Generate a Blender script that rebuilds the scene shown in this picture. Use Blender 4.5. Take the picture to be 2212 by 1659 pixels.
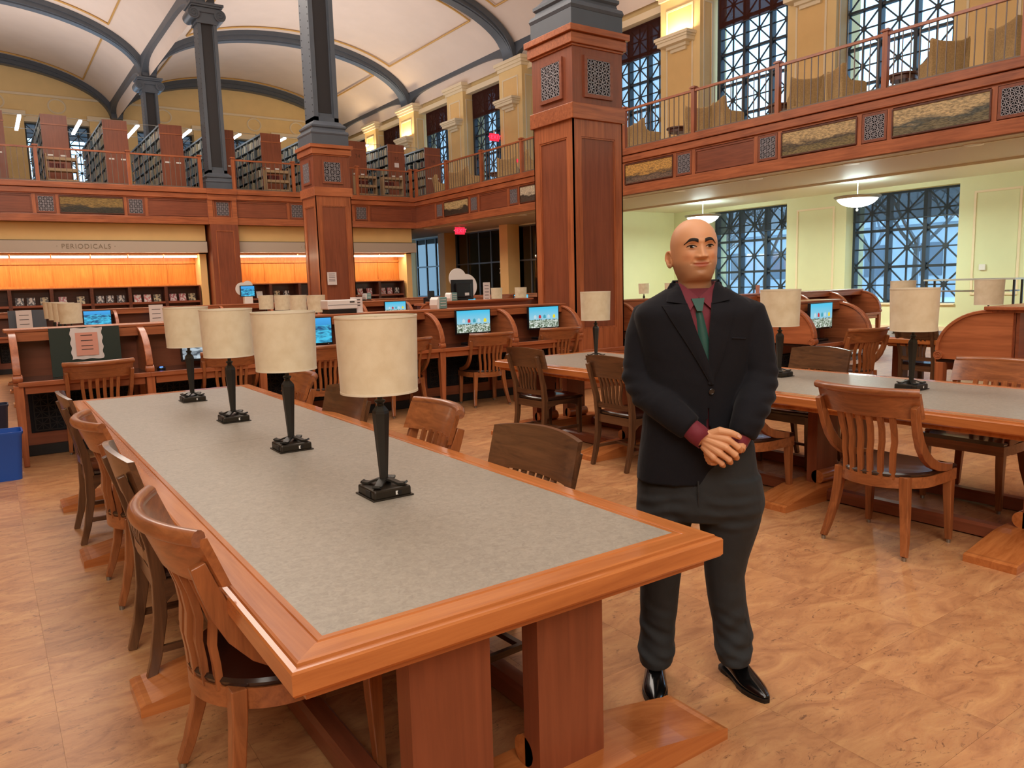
import bpy, bmesh, math, random
from math import sin, cos, pi, radians, sqrt
from mathutils import Vector, Matrix
random.seed(7)
scn = bpy.context.scene
col = scn.collection
for o in list(bpy.data.objects):
    bpy.data.objects.remove(o, do_unlink=True)

def srgb(r, g, b):
    def f(c):
        c /= 255.0
        return c/12.92 if c <= .04045 else ((c+.055)/1.055)**2.4
    return (f(r), f(g), f(b), 1.0)

# ------------------------------------------------------------------ camera
YAW, PITCH, ROLL, FPX = radians(34.487), radians(7.524), radians(1.5915), 1643.5
HC = 1.54
fw = Vector((sin(YAW)*cos(PITCH), cos(YAW)*cos(PITCH), -sin(PITCH)))
rt = Vector((cos(YAW), -sin(YAW), 0))
dn = fw.cross(rt)
r2 = rt*cos(ROLL)+dn*sin(ROLL)
d2 = -rt*sin(ROLL)+dn*cos(ROLL)
cam = bpy.data.cameras.new('camera')
cam.sensor_width = 36.0
cam.sensor_fit = 'HORIZONTAL'
cam.lens = FPX/2212*36.0
cam.clip_end = 500
camo = bpy.data.objects.new('camera', cam)
col.objects.link(camo)
up = -d2
camo.matrix_world = Matrix(((r2.x, up.x, -fw.x, 0), (r2.y, up.y, -fw.y, 0), (r2.z, up.z, -fw.z, HC), (0, 0, 0, 1)))
scn.camera = camo

# ------------------------------------------------------------------ world, colour management
w = bpy.data.worlds.new('sky')
scn.world = w
w.use_nodes = True
bgn = w.node_tree.nodes['Background']
bgn.inputs['Color'].default_value = (.40, .70, 1.0, 1)
bgn.inputs['Strength'].default_value = 3.4
vs = scn.view_settings
vs.view_transform = 'Standard'
vs.look = 'None'
vs.gamma = 1.0
vs.use_curve_mapping = False
vs.exposure = 0.0
scn.cycles.use_denoising = True
scn.cycles.max_bounces = 8
scn.cycles.diffuse_bounces = 4
scn.cycles.glossy_bounces = 3
scn.cycles.transmission_bounces = 4
scn.cycles.transparent_max_bounces = 12
scn.cycles.caustics_reflective = False
scn.cycles.caustics_refractive = False
scn.cycles.sample_clamp_indirect = 6.0
scn.cycles.use_light_tree = True

# ------------------------------------------------------------------ added fill lights for the hall
def area_light(name, loc, size, power, color, rot=(0, 0, 0), spread=None):
    l = bpy.data.lights.new(name, 'AREA')
    l.shape = 'RECTANGLE'
    l.size, l.size_y = size
    l.energy = power
    l.color = color
    if spread:
        l.spread = spread
    o = bpy.data.objects.new(name, l)
    o.location = loc
    o.rotation_euler = rot
    col.objects.link(o)
    return o
# added upward fill areas, no fixtures behind them, that wash the vaults
VC = (1.0, .88, .82)
area_light('vault_fill', (13.2, 33.5, 8.4), (8, 12), 470, VC, (pi, 0, 0))
area_light('vault_fill', (13.2, 15.0, 8.4), (6, 10), 430, VC, (pi, 0, 0))
area_light('vault_fill', (1.5, 36.0, 8.4), (8, 12), 560, VC, (pi, 0, 0))
area_light('vault_fill', (1.0, 12.0, 8.4), (8, 14), 430, VC, (pi, 0, 0))
# invented large fills brightening the reading floor, the man and the walls
area_light('hall_fill', (0.0, -0.5, 10.0), (9, 7), 540, (1.0, .95, .86))
area_light('hall_fill', (-3.0, -6.5, 7.5), (7, 4), 620, (1.0, .93, .82), (radians(52), 0, radians(-30)))
area_light('hall_fill', (3.5, 10.0, 10.6), (6, 9), 760, (1.0, .90, .80), (0, radians(-40), 0))
area_light('hall_fill', (3.0, 21.0, 10.6), (6, 8), 780, (1.0, .88, .76), (0, radians(-20), 0))

# ------------------------------------------------------------------ materials
MATS = {}
def new_mat(name):
    m = bpy.data.materials.new(name)
    m.use_nodes = True
    nt = m.node_tree
    return m, nt, nt.nodes['Principled BSDF']
def simple(name, c, rough=.5, metal=0.0, spec=.5, coat=0.0, var=0.0, vscale=8.0, bump=0.0, bscale=60.0):
    m, nt, b = new_mat(name)
    c = tuple(c) if len(c) == 4 else tuple(c)+(1,)
    b.inputs['Base Color'].default_value = c
    b.inputs['Roughness'].default_value = rough
    b.inputs['Metallic'].default_value = metal
    b.inputs['Specular IOR Level'].default_value = spec
    if coat:
        b.inputs['Coat Weight'].default_value = coat
        b.inputs['Coat Roughness'].default_value = .12
    if var or bump:
        tc = nt.nodes.new('ShaderNodeTexCoord')
    if var:
        n = nt.nodes.new('ShaderNodeTexNoise')
        n.inputs['Scale'].default_value = vscale
        n.inputs['Detail'].default_value = 5
        nt.links.new(tc.outputs['Object'], n.inputs['Vector'])
        r = nt.nodes.new('ShaderNodeValToRGB')
        r.color_ramp.elements[0].position = .3
        r.color_ramp.elements[1].position = .7
        r.color_ramp.elements[0].color = tuple(x*(1-var) for x in c[:3])+(1,)
        r.color_ramp.elements[1].color = tuple(min(1, x*(1+var)) for x in c[:3])+(1,)
        nt.links.new(n.outputs['Fac'], r.inputs['Fac'])
        nt.links.new(r.outputs['Color'], b.inputs['Base Color'])
    if bump:
        n = nt.nodes.new('ShaderNodeTexNoise')
        n.inputs['Scale'].default_value = bscale
        n.inputs['Detail'].default_value = 3
        nt.links.new(tc.outputs['Object'], n.inputs['Vector'])
        bp = nt.nodes.new('ShaderNodeBump')
        bp.inputs['Strength'].default_value = bump
        bp.inputs['Distance'].default_value = .004
        nt.links.new(n.outputs['Fac'], bp.inputs['Height'])
        nt.links.new(bp.outputs['Normal'], b.inputs['Normal'])
    MATS[name] = m
    return m
def wood(name, dark, light, rough=.35, axis='z', scale=1.0, coat=.25, contrast=.5):
    m, nt, b = new_mat(name)
    tc = nt.nodes.new('ShaderNodeTexCoord')
    oi = nt.nodes.new('ShaderNodeObjectInfo')
    mul = nt.nodes.new('ShaderNodeVectorMath'); mul.operation = 'SCALE'
    mul.inputs[0].default_value = (37, 19, 53)
    nt.links.new(oi.outputs['Random'], mul.inputs['Scale'])
    add = nt.nodes.new('ShaderNodeVectorMath'); add.operation = 'ADD'
    nt.links.new(tc.outputs['Object'], add.inputs[0])
    nt.links.new(mul.outputs[0], add.inputs[1])
    mp = nt.nodes.new('ShaderNodeMapping')
    s = {'x': (1.4, 22, 22), 'y': (22, 1.4, 22), 'z': (22, 22, 1.4)}[axis]
    mp.inputs['Scale'].default_value = tuple(v*scale for v in s)
    nt.links.new(add.outputs[0], mp.inputs['Vector'])
    n1 = nt.nodes.new('ShaderNodeTexNoise')
    n1.inputs['Scale'].default_value = 1.0
    n1.inputs['Detail'].default_value = 7
    n1.inputs['Roughness'].default_value = .62
    n1.inputs['Distortion'].default_value = .6
    nt.links.new(mp.outputs[0], n1.inputs['Vector'])
    n2 = nt.nodes.new('ShaderNodeTexNoise')
    n2.inputs['Scale'].default_value = 1.1
    n2.inputs['Detail'].default_value = 2
    nt.links.new(add.outputs[0], n2.inputs['Vector'])
    mx = nt.nodes.new('ShaderNodeMath'); mx.operation = 'MULTIPLY_ADD'
    mx.inputs[1].default_value = .35
    nt.links.new(n2.outputs['Fac'], mx.inputs[0])
    sc_ = nt.nodes.new('ShaderNodeMath'); sc_.operation = 'MULTIPLY'
    sc_.inputs[1].default_value = .65
    nt.links.new(n1.outputs['Fac'], sc_.inputs[0])
    nt.links.new(sc_.outputs[0], mx.inputs[2])
    r = nt.nodes.new('ShaderNodeValToRGB')
    r.color_ramp.elements[0].position = .5-.5*contrast*.6
    r.color_ramp.elements[1].position = .5+.5*contrast*.6
    r.color_ramp.elements[0].color = dark
    r.color_ramp.elements[1].color = light
    nt.links.new(mx.outputs[0], r.inputs['Fac'])
    nt.links.new(r.outputs['Color'], b.inputs['Base Color'])
    b.inputs['Roughness'].default_value = rough
    b.inputs['Coat Weight'].default_value = coat
    b.inputs['Coat Roughness'].default_value = .15
    MATS[name] = m
    return m
def emit(name, c, strength, base=None):
    m, nt, b = new_mat(name)
    b.inputs['Base Color'].default_value = base or c
    b.inputs['Emission Color'].default_value = c
    b.inputs['Emission Strength'].default_value = strength
    b.inputs['Roughness'].default_value = .4
    MATS[name] = m
    return m

for ax in 'xyz':
    wood('wood_'+ax, srgb(136, 72, 42), srgb(190, 112, 70), .34, ax)
    wood('panel_'+ax, srgb(112, 58, 38), srgb(152, 84, 56), .38, ax, contrast=.7)
    wood('chair_'+ax, srgb(118, 66, 36), srgb(172, 104, 60), .30, ax, scale=1.6, coat=.4)
    wood('chairdark_'+ax, srgb(66, 42, 28), srgb(112, 76, 50), .30, ax, scale=1.6, coat=.4)
    wood('table_'+ax, srgb(160, 88, 42), srgb(208, 130, 72), .24, ax, coat=.5)
wood('lightwood_z', srgb(196, 112, 40), srgb(226, 150, 70), .4, 'z')
wood('darkwood_x', srgb(70, 34, 20), srgb(104, 54, 34), .4, 'x')
simple('seatdark', srgb(44, 28, 24), .22, coat=.5)
simple('cream', srgb(240, 210, 150), .7, var=.03, vscale=2)
simple('panelcream', srgb(236, 198, 134), .7, var=.03, vscale=2)
simple('offwhite', srgb(238, 222, 190), .6)
simple('vault', srgb(228, 212, 200), .75, var=.03, vscale=1)
simple('lettering', srgb(136, 122, 102), .6)
simple('gold', srgb(204, 160, 84), .5)
simple('greenwall', srgb(222, 226, 184), .7, var=.02, vscale=2)
simple('soffit', srgb(186, 174, 158), .6)
simple('softwhite', srgb(225, 228, 215), .6)
simple('iron', srgb(84, 92, 102), .42, var=.06, vscale=3)
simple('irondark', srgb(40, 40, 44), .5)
simple('irongrey', srgb(156, 152, 158), .4, metal=.3)
simple('blackmetal', srgb(44, 54, 64), .45)
simple('black', srgb(14, 14, 16), .5)
simple('blackplastic', srgb(22, 22, 26), .35)
simple('darkvoid', srgb(12, 14, 22), .9)
simple('bronze', srgb(52, 50, 46), .42, metal=.5)
simple('lampbase', srgb(44, 38, 30), .4, metal=.3)
simple('white', srgb(235, 232, 228), .5)
simple('paper', srgb(226, 216, 212), .6)
simple('pinkpaper', srgb(226, 160, 140), .6)
simple('ink', srgb(60, 54, 54), .6)
simple('chrome', srgb(190, 190, 190), .25, metal=.9)
simple('pewter', srgb(150, 146, 138), .35, metal=.8)
simple('steelgrey', srgb(170, 168, 160), .45)
simple('beigecart', srgb(168, 142, 108), .5)
simple('armfabric', srgb(190, 160, 112), .9, var=.18, vscale=40, bump=.4, bscale=250)
simple('railiron', srgb(120, 104, 92), .4, metal=.3)
simple('binblue', srgb(28, 84, 176), .4)
simple('bindark', srgb(30, 44, 74), .5)
simple('darkgreen', srgb(42, 54, 46), .7)
simple('teal', srgb(120, 160, 156), .5)
simple('tanfabric', srgb(150, 122, 82), .8, var=.2, vscale=14)
simple('snow', srgb(196, 202, 206), .9)
simple('bark', srgb(112, 118, 126), .9)
simple('outbrick', srgb(176, 184, 190), .9, var=.1, vscale=1)

# ------------------------------------------------------------------ mesh builder
class MB:
    def __init__(s, M=None):
        s.v = []; s.f = []; s.M = M or Matrix()
    def add(s, vs_, fs):
        n = len(s.v)
        s.v += [tuple(s.M @ Vector(p)) for p in vs_]
        s.f += [tuple(i+n for i in f) for f in fs]
        return s
    def box(s, x0, y0, z0, x1, y1, z1):
        if x0 > x1: x0, x1 = x1, x0
        if y0 > y1: y0, y1 = y1, y0
        if z0 > z1: z0, z1 = z1, z0
        return s.add([(x0, y0, z0), (x1, y0, z0), (x1, y1, z0), (x0, y1, z0), (x0, y0, z1), (x1, y0, z1), (x1, y1, z1), (x0, y1, z1)],
                     [(0, 3, 2, 1), (4, 5, 6, 7), (0, 1, 5, 4), (1, 2, 6, 5), (2, 3, 7, 6), (3, 0, 4, 7)])
    def prism(s, poly, axis, a, b):
        def P(p, t):
            return {'x': (t, p[0], p[1]), 'y': (p[0], t, p[1]), 'z': (p[0], p[1], t)}[axis]
        n = len(poly)
        vs_ = [P(p, a) for p in poly]+[P(p, b) for p in poly]
        fs = [tuple(range(n-1, -1, -1)), tuple(range(n, 2*n))]
        fs += [(i, (i+1) % n, (i+1) % n+n, i+n) for i in range(n)]
        return s.add(vs_, fs)
    def loft(s, rings, closed=True, caps=True):
        n = len(rings[0]); vs_ = [p for r in rings for p in r]; fs = []
        for k in range(len(rings)-1):
            for i in range(n if closed else n-1):
                j = (i+1) % n
                fs.append((k*n+i, k*n+j, (k+1)*n+j, (k+1)*n+i))
        if caps and closed:
            fs.append(tuple(range(n-1, -1, -1)))
            m = (len(rings)-1)*n
            fs.append(tuple(range(m, m+n)))
        return s.add(vs_, fs)
    def lathe(s, prof, n=24, c=(0, 0, 0), caps=True, sq=None):
        rings = []
        for r, z in prof:
            rings.append([(c[0]+r*cos(2*pi*i/n+(sq or 0)), c[1]+r*sin(2*pi*i/n+(sq or 0)), c[2]+z) for i in range(n)])
        return s.loft(rings, True, caps)
    def cyl(s, p0, p1, r, n=12, r1=None):
        return s.tube([p0, p1], [r, r if r1 is None else r1], n)
    def tube(s, pts, rad, n=8, caps=True, ell=None):
        pts = [Vector(p) for p in pts]
        if not isinstance(rad, (list, tuple)): rad = [rad]*len(pts)
        rings = []; prev = None
        for i, p in enumerate(pts):
            t = (pts[min(i+1, len(pts)-1)]-pts[max(i-1, 0)]).normalized()
            if prev is None:
                a = Vector((0, 0, 1)) if abs(t.z) < .9 else Vector((1, 0, 0))
                u = t.cross(a).normalized()
            else:
                u = (prev-t*prev.dot(t)).normalized()
            prev = u; v_ = t.cross(u)
            rings.append([tuple(p+(u*cos(2*pi*k/n)+v_*sin(2*pi*k/n))*rad[i]) for k in range(n)])
        return s.loft(rings, True, caps)
    def bar(s, pts, w_, h_, side):
        # rectangular section swept along pts; side = fixed direction of width
        pts = [Vector(p) for p in pts]; sd = Vector(side).normalized(); rings = []
        for i, p in enumerate(pts):
            t = (pts[min(i+1, len(pts)-1)]-pts[max(i-1, 0)]).normalized()
            n_ = t.cross(sd).normalized()
            ww = w_[i] if isinstance(w_, (list, tuple)) else w_
            hh = h_[i] if isinstance(h_, (list, tuple)) else h_
            rings.append([tuple(p+sd*a*ww/2+n_*b*hh/2) for a, b in ((-1, -1), (1, -1), (1, 1), (-1, 1))])
        return s.loft(rings, True, True)
    def grid(s, P, nu, nv):
        vs_ = [P(i/nu, j/nv) for j in range(nv+1) for i in range(nu+1)]
        fs = [(j*(nu+1)+i, j*(nu+1)+i+1, (j+1)*(nu+1)+i+1, (j+1)*(nu+1)+i) for j in range(nv) for i in range(nu)]
        return s.add(vs_, fs)
    def build(s, name, mat, parent=None, smooth=None, bevel=0):
        me = bpy.data.meshes.new(name)
        me.from_pydata(s.v, [], s.f)
        if len(s.f):
            bm = bmesh.new(); bm.from_mesh(me)
            bmesh.ops.recalc_face_normals(bm, faces=bm.faces)
            bm.to_mesh(me); bm.free()
        me.materials.append(MATS[mat] if isinstance(mat, str) else mat)
        if smooth is not None:
            me.shade_smooth()
            if smooth < 180:
                me.set_sharp_from_angle(angle=radians(smooth))
        o = bpy.data.objects.new(name, me)
        col.objects.link(o)
        if parent is not None:
            o.parent = parent
        if bevel:
            md = o.modifiers.new('bevel', 'BEVEL'); md.width = bevel; md.segments = 2; md.limit_method = 'ANGLE'
            md.harden_normals = False
        return o

def thing(name, label, cat, loc=(0, 0, 0), rz=0.0, group=None):
    o = bpy.data.objects.new(name, None)
    o.empty_display_size = .1
    col.objects.link(o)
    o.location = loc; o.rotation_euler = (0, 0, rz)
    o['label'] = label; o['category'] = cat
    if group: o['group'] = group
    return o
def tag(o, label, cat, group=None):
    o['label'] = label; o['category'] = cat
    if group: o['group'] = group
    return o
def struct_empty(name, loc=(0, 0, 0)):
    o = bpy.data.objects.new(name, None)
    o.empty_display_size = .1
    col.objects.link(o); o.location = loc; o['kind'] = 'structure'
    return o
def struct(o):
    o['kind'] = 'structure'
    return o
def inst(name, src, parent=None, loc=(0, 0, 0), rot=(0, 0, 0), scale=(1, 1, 1), mat=None):
    o = bpy.data.objects.new(name, src.data)
    col.objects.link(o)
    o.parent = parent; o.location = loc; o.rotation_euler = rot; o.scale = scale
    if mat:
        o.material_slots[0].link = 'OBJECT'; o.material_slots[0].material = MATS[mat] if isinstance(mat, str) else mat
    return o
def meshof(mb, mat, smooth=None):
    o = mb.build('proto', mat, None, smooth)
    me = o.data
    bpy.data.objects.remove(o)
    class S: pass
    s = S(); s.data = me
    return s
def copy_tree(o, parent=None):
    c = o.copy(); col.objects.link(c); c.parent = parent
    for ch in list(o.children):
        copy_tree(ch, c)
    return c
def text(name, body, size, mat, loc, rot, parent=None, align='CENTER', extrude=.002, sx=1.0):
    cu = bpy.data.curves.new(name, 'FONT')
    cu.body = body; cu.size = size; cu.align_x = align; cu.align_y = 'CENTER'; cu.extrude = extrude
    cu.space_character = 1.15
    o = bpy.data.objects.new(name, cu)
    col.objects.link(o)
    o.location = loc; o.rotation_euler = rot; o.scale = (sx, 1, 1)
    dg = bpy.context.evaluated_depsgraph_get()
    me = bpy.data.meshes.new_from_object(o.evaluated_get(dg))
    bpy.data.objects.remove(o)
    me.materials.clear(); me.materials.append(MATS[mat])
    o2 = bpy.data.objects.new(name, me)
    col.objects.link(o2)
    o2.location = loc; o2.rotation_euler = rot; o2.scale = (sx, 1, 1); o2.parent = parent
    return o2
# ================================================================== FLOOR
def marmoleum(name, rnd):
    m, nt, b = new_mat(name)
    tc = nt.nodes.new('ShaderNodeTexCoord')
    vec = tc.outputs['Object']
    oi = nt.nodes.new('ShaderNodeObjectInfo')
    geo = nt.nodes.new('ShaderNodeNewGeometry')
    add = nt.nodes.new('ShaderNodeVectorMath'); add.operation = 'ADD'
    mul = nt.nodes.new('ShaderNodeVectorMath'); mul.operation = 'SCALE'
    mul.inputs[0].default_value = (41, 67, 13) if rnd else (0, 0, 0)
    nt.links.new(oi.outputs['Random'], mul.inputs['Scale'])
    nt.links.new(vec, add.inputs[0]); nt.links.new(mul.outputs[0], add.inputs[1])
    mp = nt.nodes.new('ShaderNodeMapping'); mp.inputs['Scale'].default_value = (1.0, 2.3, 1)
    nt.links.new(add.outputs[0], mp.inputs['Vector'])
    def noise(sc, det, dist, rough=.6):
        n = nt.nodes.new('ShaderNodeTexNoise')
        n.inputs['Scale'].default_value = sc; n.inputs['Detail'].default_value = det
        n.inputs['Distortion'].default_value = dist; n.inputs['Roughness'].default_value = rough
        nt.links.new(mp.outputs[0], n.inputs['Vector'])
        return n
    def ramp(n, stops):
        r = nt.nodes.new('ShaderNodeValToRGB')
        e = r.color_ramp.elements
        e[0].position, e[0].color = stops[0]
        e[1].position, e[1].color = stops[-1]
        for p_, c_ in stops[1:-1]:
            x = e.new(p_); x.color = c_
        nt.links.new(n.outputs['Fac'], r.inputs['Fac'])
        return r
    r1 = ramp(noise(3.2, 9, 1.4, .66), [(.32, srgb(160, 108, 72)), (.5, srgb(188, 134, 90)), (.68, srgb(204, 154, 104))])
    r2 = ramp(noise(11.0, 9, 2.2, .74), [(.36, (1, 1, 1, 1)), (.44, (0, 0, 0, 1))])
    r3 = ramp(noise(2.0, 4, .6), [(.42, (0, 0, 0, 1)), (.58, (1, 1, 1, 1))])
    mm = nt.nodes.new('ShaderNodeMath'); mm.operation = 'MULTIPLY'
    nt.links.new(r2.outputs['Color'], mm.inputs[0]); nt.links.new(r3.outputs['Color'], mm.inputs[1])
    m2 = nt.nodes.new('ShaderNodeMath'); m2.operation = 'MULTIPLY_ADD'
    m2.inputs[1].default_value = .60
    nt.links.new(mm.outputs[0], m2.inputs[0])
    m3 = nt.nodes.new('ShaderNodeMath'); m3.operation = 'MULTIPLY'; m3.inputs[1].default_value = .26
    nt.links.new(r2.outputs['Color'], m3.inputs[0]); nt.links.new(m3.outputs[0], m2.inputs[2])
    mix = nt.nodes.new('ShaderNodeMix'); mix.data_type = 'RGBA'
    nt.links.new(m2.outputs[0], mix.inputs[0])
    nt.links.new(r1.outputs['Color'], mix.inputs[6]); mix.inputs[7].default_value = srgb(96, 62, 46)
    hs = nt.nodes.new('ShaderNodeHueSaturation')
    mr = nt.nodes.new('ShaderNodeMapRange')
    mr.inputs[3].default_value = .90 if rnd else 1.0; mr.inputs[4].default_value = 1.08 if rnd else 1.0
    nt.links.new(oi.outputs['Random'], mr.inputs[0]); nt.links.new(mr.outputs[0], hs.inputs['Value'])
    nt.links.new(mix.outputs[2], hs.inputs['Color'])
    nt.links.new(hs.outputs['Color'], b.inputs['Base Color'])
    b.inputs['Roughness'].default_value = .36
    b.inputs['Specular IOR Level'].default_value = .5
    n = noise(120, 2, 0); bp = nt.nodes.new('ShaderNodeBump'); bp.inputs['Strength'].default_value = .12; bp.inputs['Distance'].default_value = .002
    nt.links.new(n.outputs['Fac'], bp.inputs['Height']); nt.links.new(bp.outputs['Normal'], b.inputs['Normal'])
    MATS[name] = m
marmoleum('marmoleum', False)
marmoleum('marmoleum_tile', True)
floor = struct(MB().box(-14, -12, -.3, 30, 50, -.003).build('floor', 'marmoleum'))
TS = .525
tile_src = meshof(MB().box(-TS/2+.0004, -TS/2+.0004, -.0029, TS/2-.0004, TS/2-.0004, 0), 'marmoleum_tile')
cand = []
for i in range(-8, 14):
    for j in range(-4, 16):
        x, y = 2.18+TS*(i+.5), 1.60+TS*(j+.5)
        d = x*fw.x+y*fw.y
        s_ = x*rt.x+y*rt.y
        if d > .9 and abs(s_) < .72*d+.5 and y < 7.9:
            cand.append((d, x, y))
cand.sort()
for d, x, y in cand[:290]:
    inst('tile', tile_src, floor, (x, y, 0))

# ================================================================== COLUMNS
def ring_frame(mb, axis, c, u0, u1, z0, z1, t, d, sgn):
    # a raised rectangular moulding on a plane axis=c, proud by d towards sgn
    a, b_ = c, c+sgn*d
    for (p0, p1, q0, q1) in ((u0, u1, z0, z0+t), (u0, u1, z1-t, z1), (u0, u0+t, z0+t, z1-t), (u1-t, u1, z0+t, z1-t)):
        if axis == 'x': mb.box(a, p0, q0, b_, p1, q1)
        else: mb.box(p0, a, q0, p1, b_, q1)
def lattice(mb, axis, c, u0, z0, w_, h_, nu, nz, t, d):
    # starburst grille in the plane axis=c
    def bar2(ua, za, ub, zb, tt):
        L = sqrt((ub-ua)**2+(zb-za)**2); nx, nz_ = -(zb-za)/L*tt/2, (ub-ua)/L*tt/2
        poly = [(ua+nx, za+nz_), (ub+nx, zb+nz_), (ub-nx, zb-nz_), (ua-nx, za-nz_)]
        mb.prism(poly, axis, c-d/2, c+d/2)
    cw, ch = w_/nu, h_/nz
    for i in range(nu+1): bar2(u0+i*cw, z0, u0+i*cw, z0+h_, t*1.3)
    for j in range(nz+1): bar2(u0, z0+j*ch, u0+w_, z0+j*ch, t*1.3)
    for i in range(nu):
        bar2(u0+(i+.5)*cw, z0, u0+(i+.5)*cw, z0+h_, t*.8)
    for j in range(nz):
        bar2(u0, z0+(j+.5)*ch, u0+w_, z0+(j+.5)*ch, t*.8)
    for i in range(nu):
        for j in range(nz):
            x, z = u0+i*cw, z0+j*ch
            bar2(x, z, x+cw, z+ch, t*.8); bar2(x, z+ch, x+cw, z, t*.8)
def grille(parent, axis, c, sgn, uc, zc, w_=.42, h_=.46, n=3):
    g = MB()
    if axis == 'x': g.box(c+sgn*.004, uc-w_/2, zc-h_/2, c+sgn*.012, uc+w_/2, zc+h_/2)
    else: g.box(uc-w_/2, c+sgn*.004, zc-h_/2, uc+w_/2, c+sgn*.012, zc+h_/2)
    o = g.build('grille', 'darkvoid', parent)
    l = MB(); lattice(l, axis, c+sgn*.022, uc-w_/2, zc-h_/2, w_, h_, n, n, .014, .012)
    l.build('lattice', 'irongrey', o)
    f = MB(); ring_frame(f, axis, c, uc-w_/2-.05, uc+w_/2+.05, zc-h_/2-.05, zc+h_/2+.05, .05, .03, sgn)
    f.build('grille_frame', 'panel_x', o)
    return o
def pedestal(root, hw=.46):
    m = MB(); m.box(-hw-.10, -hw-.10, 0, hw+.10, hw+.10, .16); m.box(-hw-.07, -hw-.07, .16, hw+.07, hw+.07, .42)
    m.box(-hw-.05, -hw-.05, .42, hw+.05, hw+.05, .50); m.box(-hw-.025, -hw-.025, .50, hw+.025, hw+.025, .56)
    m.build('plinth', 'wood_x', root, bevel=.008)
    m = MB(); m.box(-hw+.02, -hw+.02, .56, hw-.02, hw-.02, 3.78)
    m.build('shaft_panel', 'panel_z', root)
    m = MB()
    for s in (-1, 1):
        for ax in 'xy':
            for (p0, p1, q0, q1) in ((-hw, hw, .56, .86), (-hw, hw, 3.55, 3.78), (-hw, -hw+.14, .86, 3.55), (hw-.14, hw, .86, 3.55)):
                a, b_ = s*(hw-.02), s*hw
                if ax == 'x': m.box(a, p0, q0, b_, p1, q1)
                else: m.box(p0, a, q0, p1, b_, q1)
    m.build('shaft_frame', 'wood_z', root)
    m = MB()
    for s in (-1, 1):
        ring_frame(m, 'x', s*(hw-.02), -hw+.14, hw-.14, .86, 3.55, .022, .012, s)
        ring_frame(m, 'y', s*(hw-.02), -hw+.14, hw-.14, .86, 3.55, .022, .012, s)
    m.build('panel_moulding', 'wood_z', root)
    m = MB(); m.box(-hw-.035, -hw-.035, 3.78, hw+.035, hw+.035, 3.99); m.build('collar', 'wood_x', root, bevel=.006)
    m = MB(); m.box(-hw, -hw, 3.99, hw, hw, 4.74); m.build('vent_block', 'panel_z', root)
    for s in (-1, 1):
        grille(root, 'x', s*hw, s, 0, 4.36); grille(root, 'y', s*hw, s, 0, 4.36)
    m = MB(); m.box(-hw-.02, -hw-.02, 4.74, hw+.02, hw+.02, 4.77); m.box(-hw-.05, -hw-.05, 4.77, hw+.05, hw+.05, 4.90)
    m.box(-hw-.04, -hw-.04, 4.90, hw+.04, hw+.04, 4.915)
    m.box(-hw-.085, -hw-.085, 4.915, hw+.085, hw+.085, 5.0); m.build('cap', 'wood_x', root, bevel=.006)
def iron_column(root, z0=5.0, ztop=10.62):
    m = MB(); m.box(-.47, -.47, z0, .47, .47, z0+.24); m.build('column_plinth', 'iron', root, bevel=.008)
    m = MB()
    prof = [(.47, .24), (.485, .28), (.47, .33), (.42, .36), (.41, .40), (.44, .43), (.44, .47), (.40, .50), (.36, .54), (.33, .58)]
    rings = []
    for r, z in prof:
        rings.append([(-r, -r, z0+z), (r, -r, z0+z), (r, r, z0+z), (-r, r, z0+z)])
    m.loft(rings); m.build('column_base', 'iron', root, smooth=35)
    m = MB()
    a, b_, t = .31, .20, .09
    for s in (-1, 1):
        m.box(s*a, -a, z0+.58, s*b_, a, ztop)
    m.box(-b_, -a+t, z0+.58, b_, a-t, ztop)
    m.box(-a, -a, z0+.56, a, a, z0+.68)
    m.build('shaft', 'iron', root)
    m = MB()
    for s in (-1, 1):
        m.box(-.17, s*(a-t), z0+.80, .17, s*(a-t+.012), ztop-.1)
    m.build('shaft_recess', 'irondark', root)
    m = MB()
    z = z0+.8
    while z < ztop-.1:
        for y in (-.24, .24):
            m.box(-a-.008, y-.012, z-.012, -a, y+.012, z+.012)
        z += .16
    m.build('rivets', 'irondark', root)['kind'] = 'stuff'
    # ionic capital
    m = MB(); m.box(-.36, -.36, ztop-.16, .36, .36, ztop-.12); m.box(-.34, -.34, ztop-.12, .34, .34, ztop+.2); m.build('neck', 'iron', root)
    m = MB(); m.box(-.50, -.46, ztop+.34, .50, .46, ztop+.40); m.box(-.54, -.50, ztop+.40, .54, .50, ztop+.48); m.build('abacus', 'iron', root, bevel=.01)
    for sx in (-1, 1):
        v = MB(); v.cyl((sx*.42, -.42, ztop+.13), (sx*.42, .42, ztop+.13), .19, 20)
        o = v.build('volute', 'iron', root, smooth=40)
        sp = MB()
        for sy in (-1, 1):
            pts = []
            for k in range(40):
                th = k/39*4.5*pi; r = .175*(1-k/39*.88)
                pts.append((sx*.42+sx*r*cos(pi/2-th), sy*.425, ztop+.13+r*sin(pi/2-th)))
            sp.tube(pts, .018, 6)
        sp.build('spiral', 'iron', o, smooth=60)
    m = MB(); m.box(-.40, -.40, ztop+.18, .40, .40, ztop+.34); m.build('echinus', 'iron', root, bevel=.02)
    m = MB(); m.box(-.30, -.30, ztop+.48, .30, .30, 11.62); m.build('impost', 'iron', root)
COLS = [(7.40, 8.9), (7.33, 18.65), (7.10, 28.15), (7.08, 38.6)]
labels = ['large wood-clad pier with grey iron column, nearest one beside the standing man',
          'wood-clad pier with a notice taped on, standing behind the lampshades on the left',
          'grey iron column with scroll capital rising from the far gallery fascia',
          'farthest grey iron column with scroll capital among the upper bookstacks']
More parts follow.
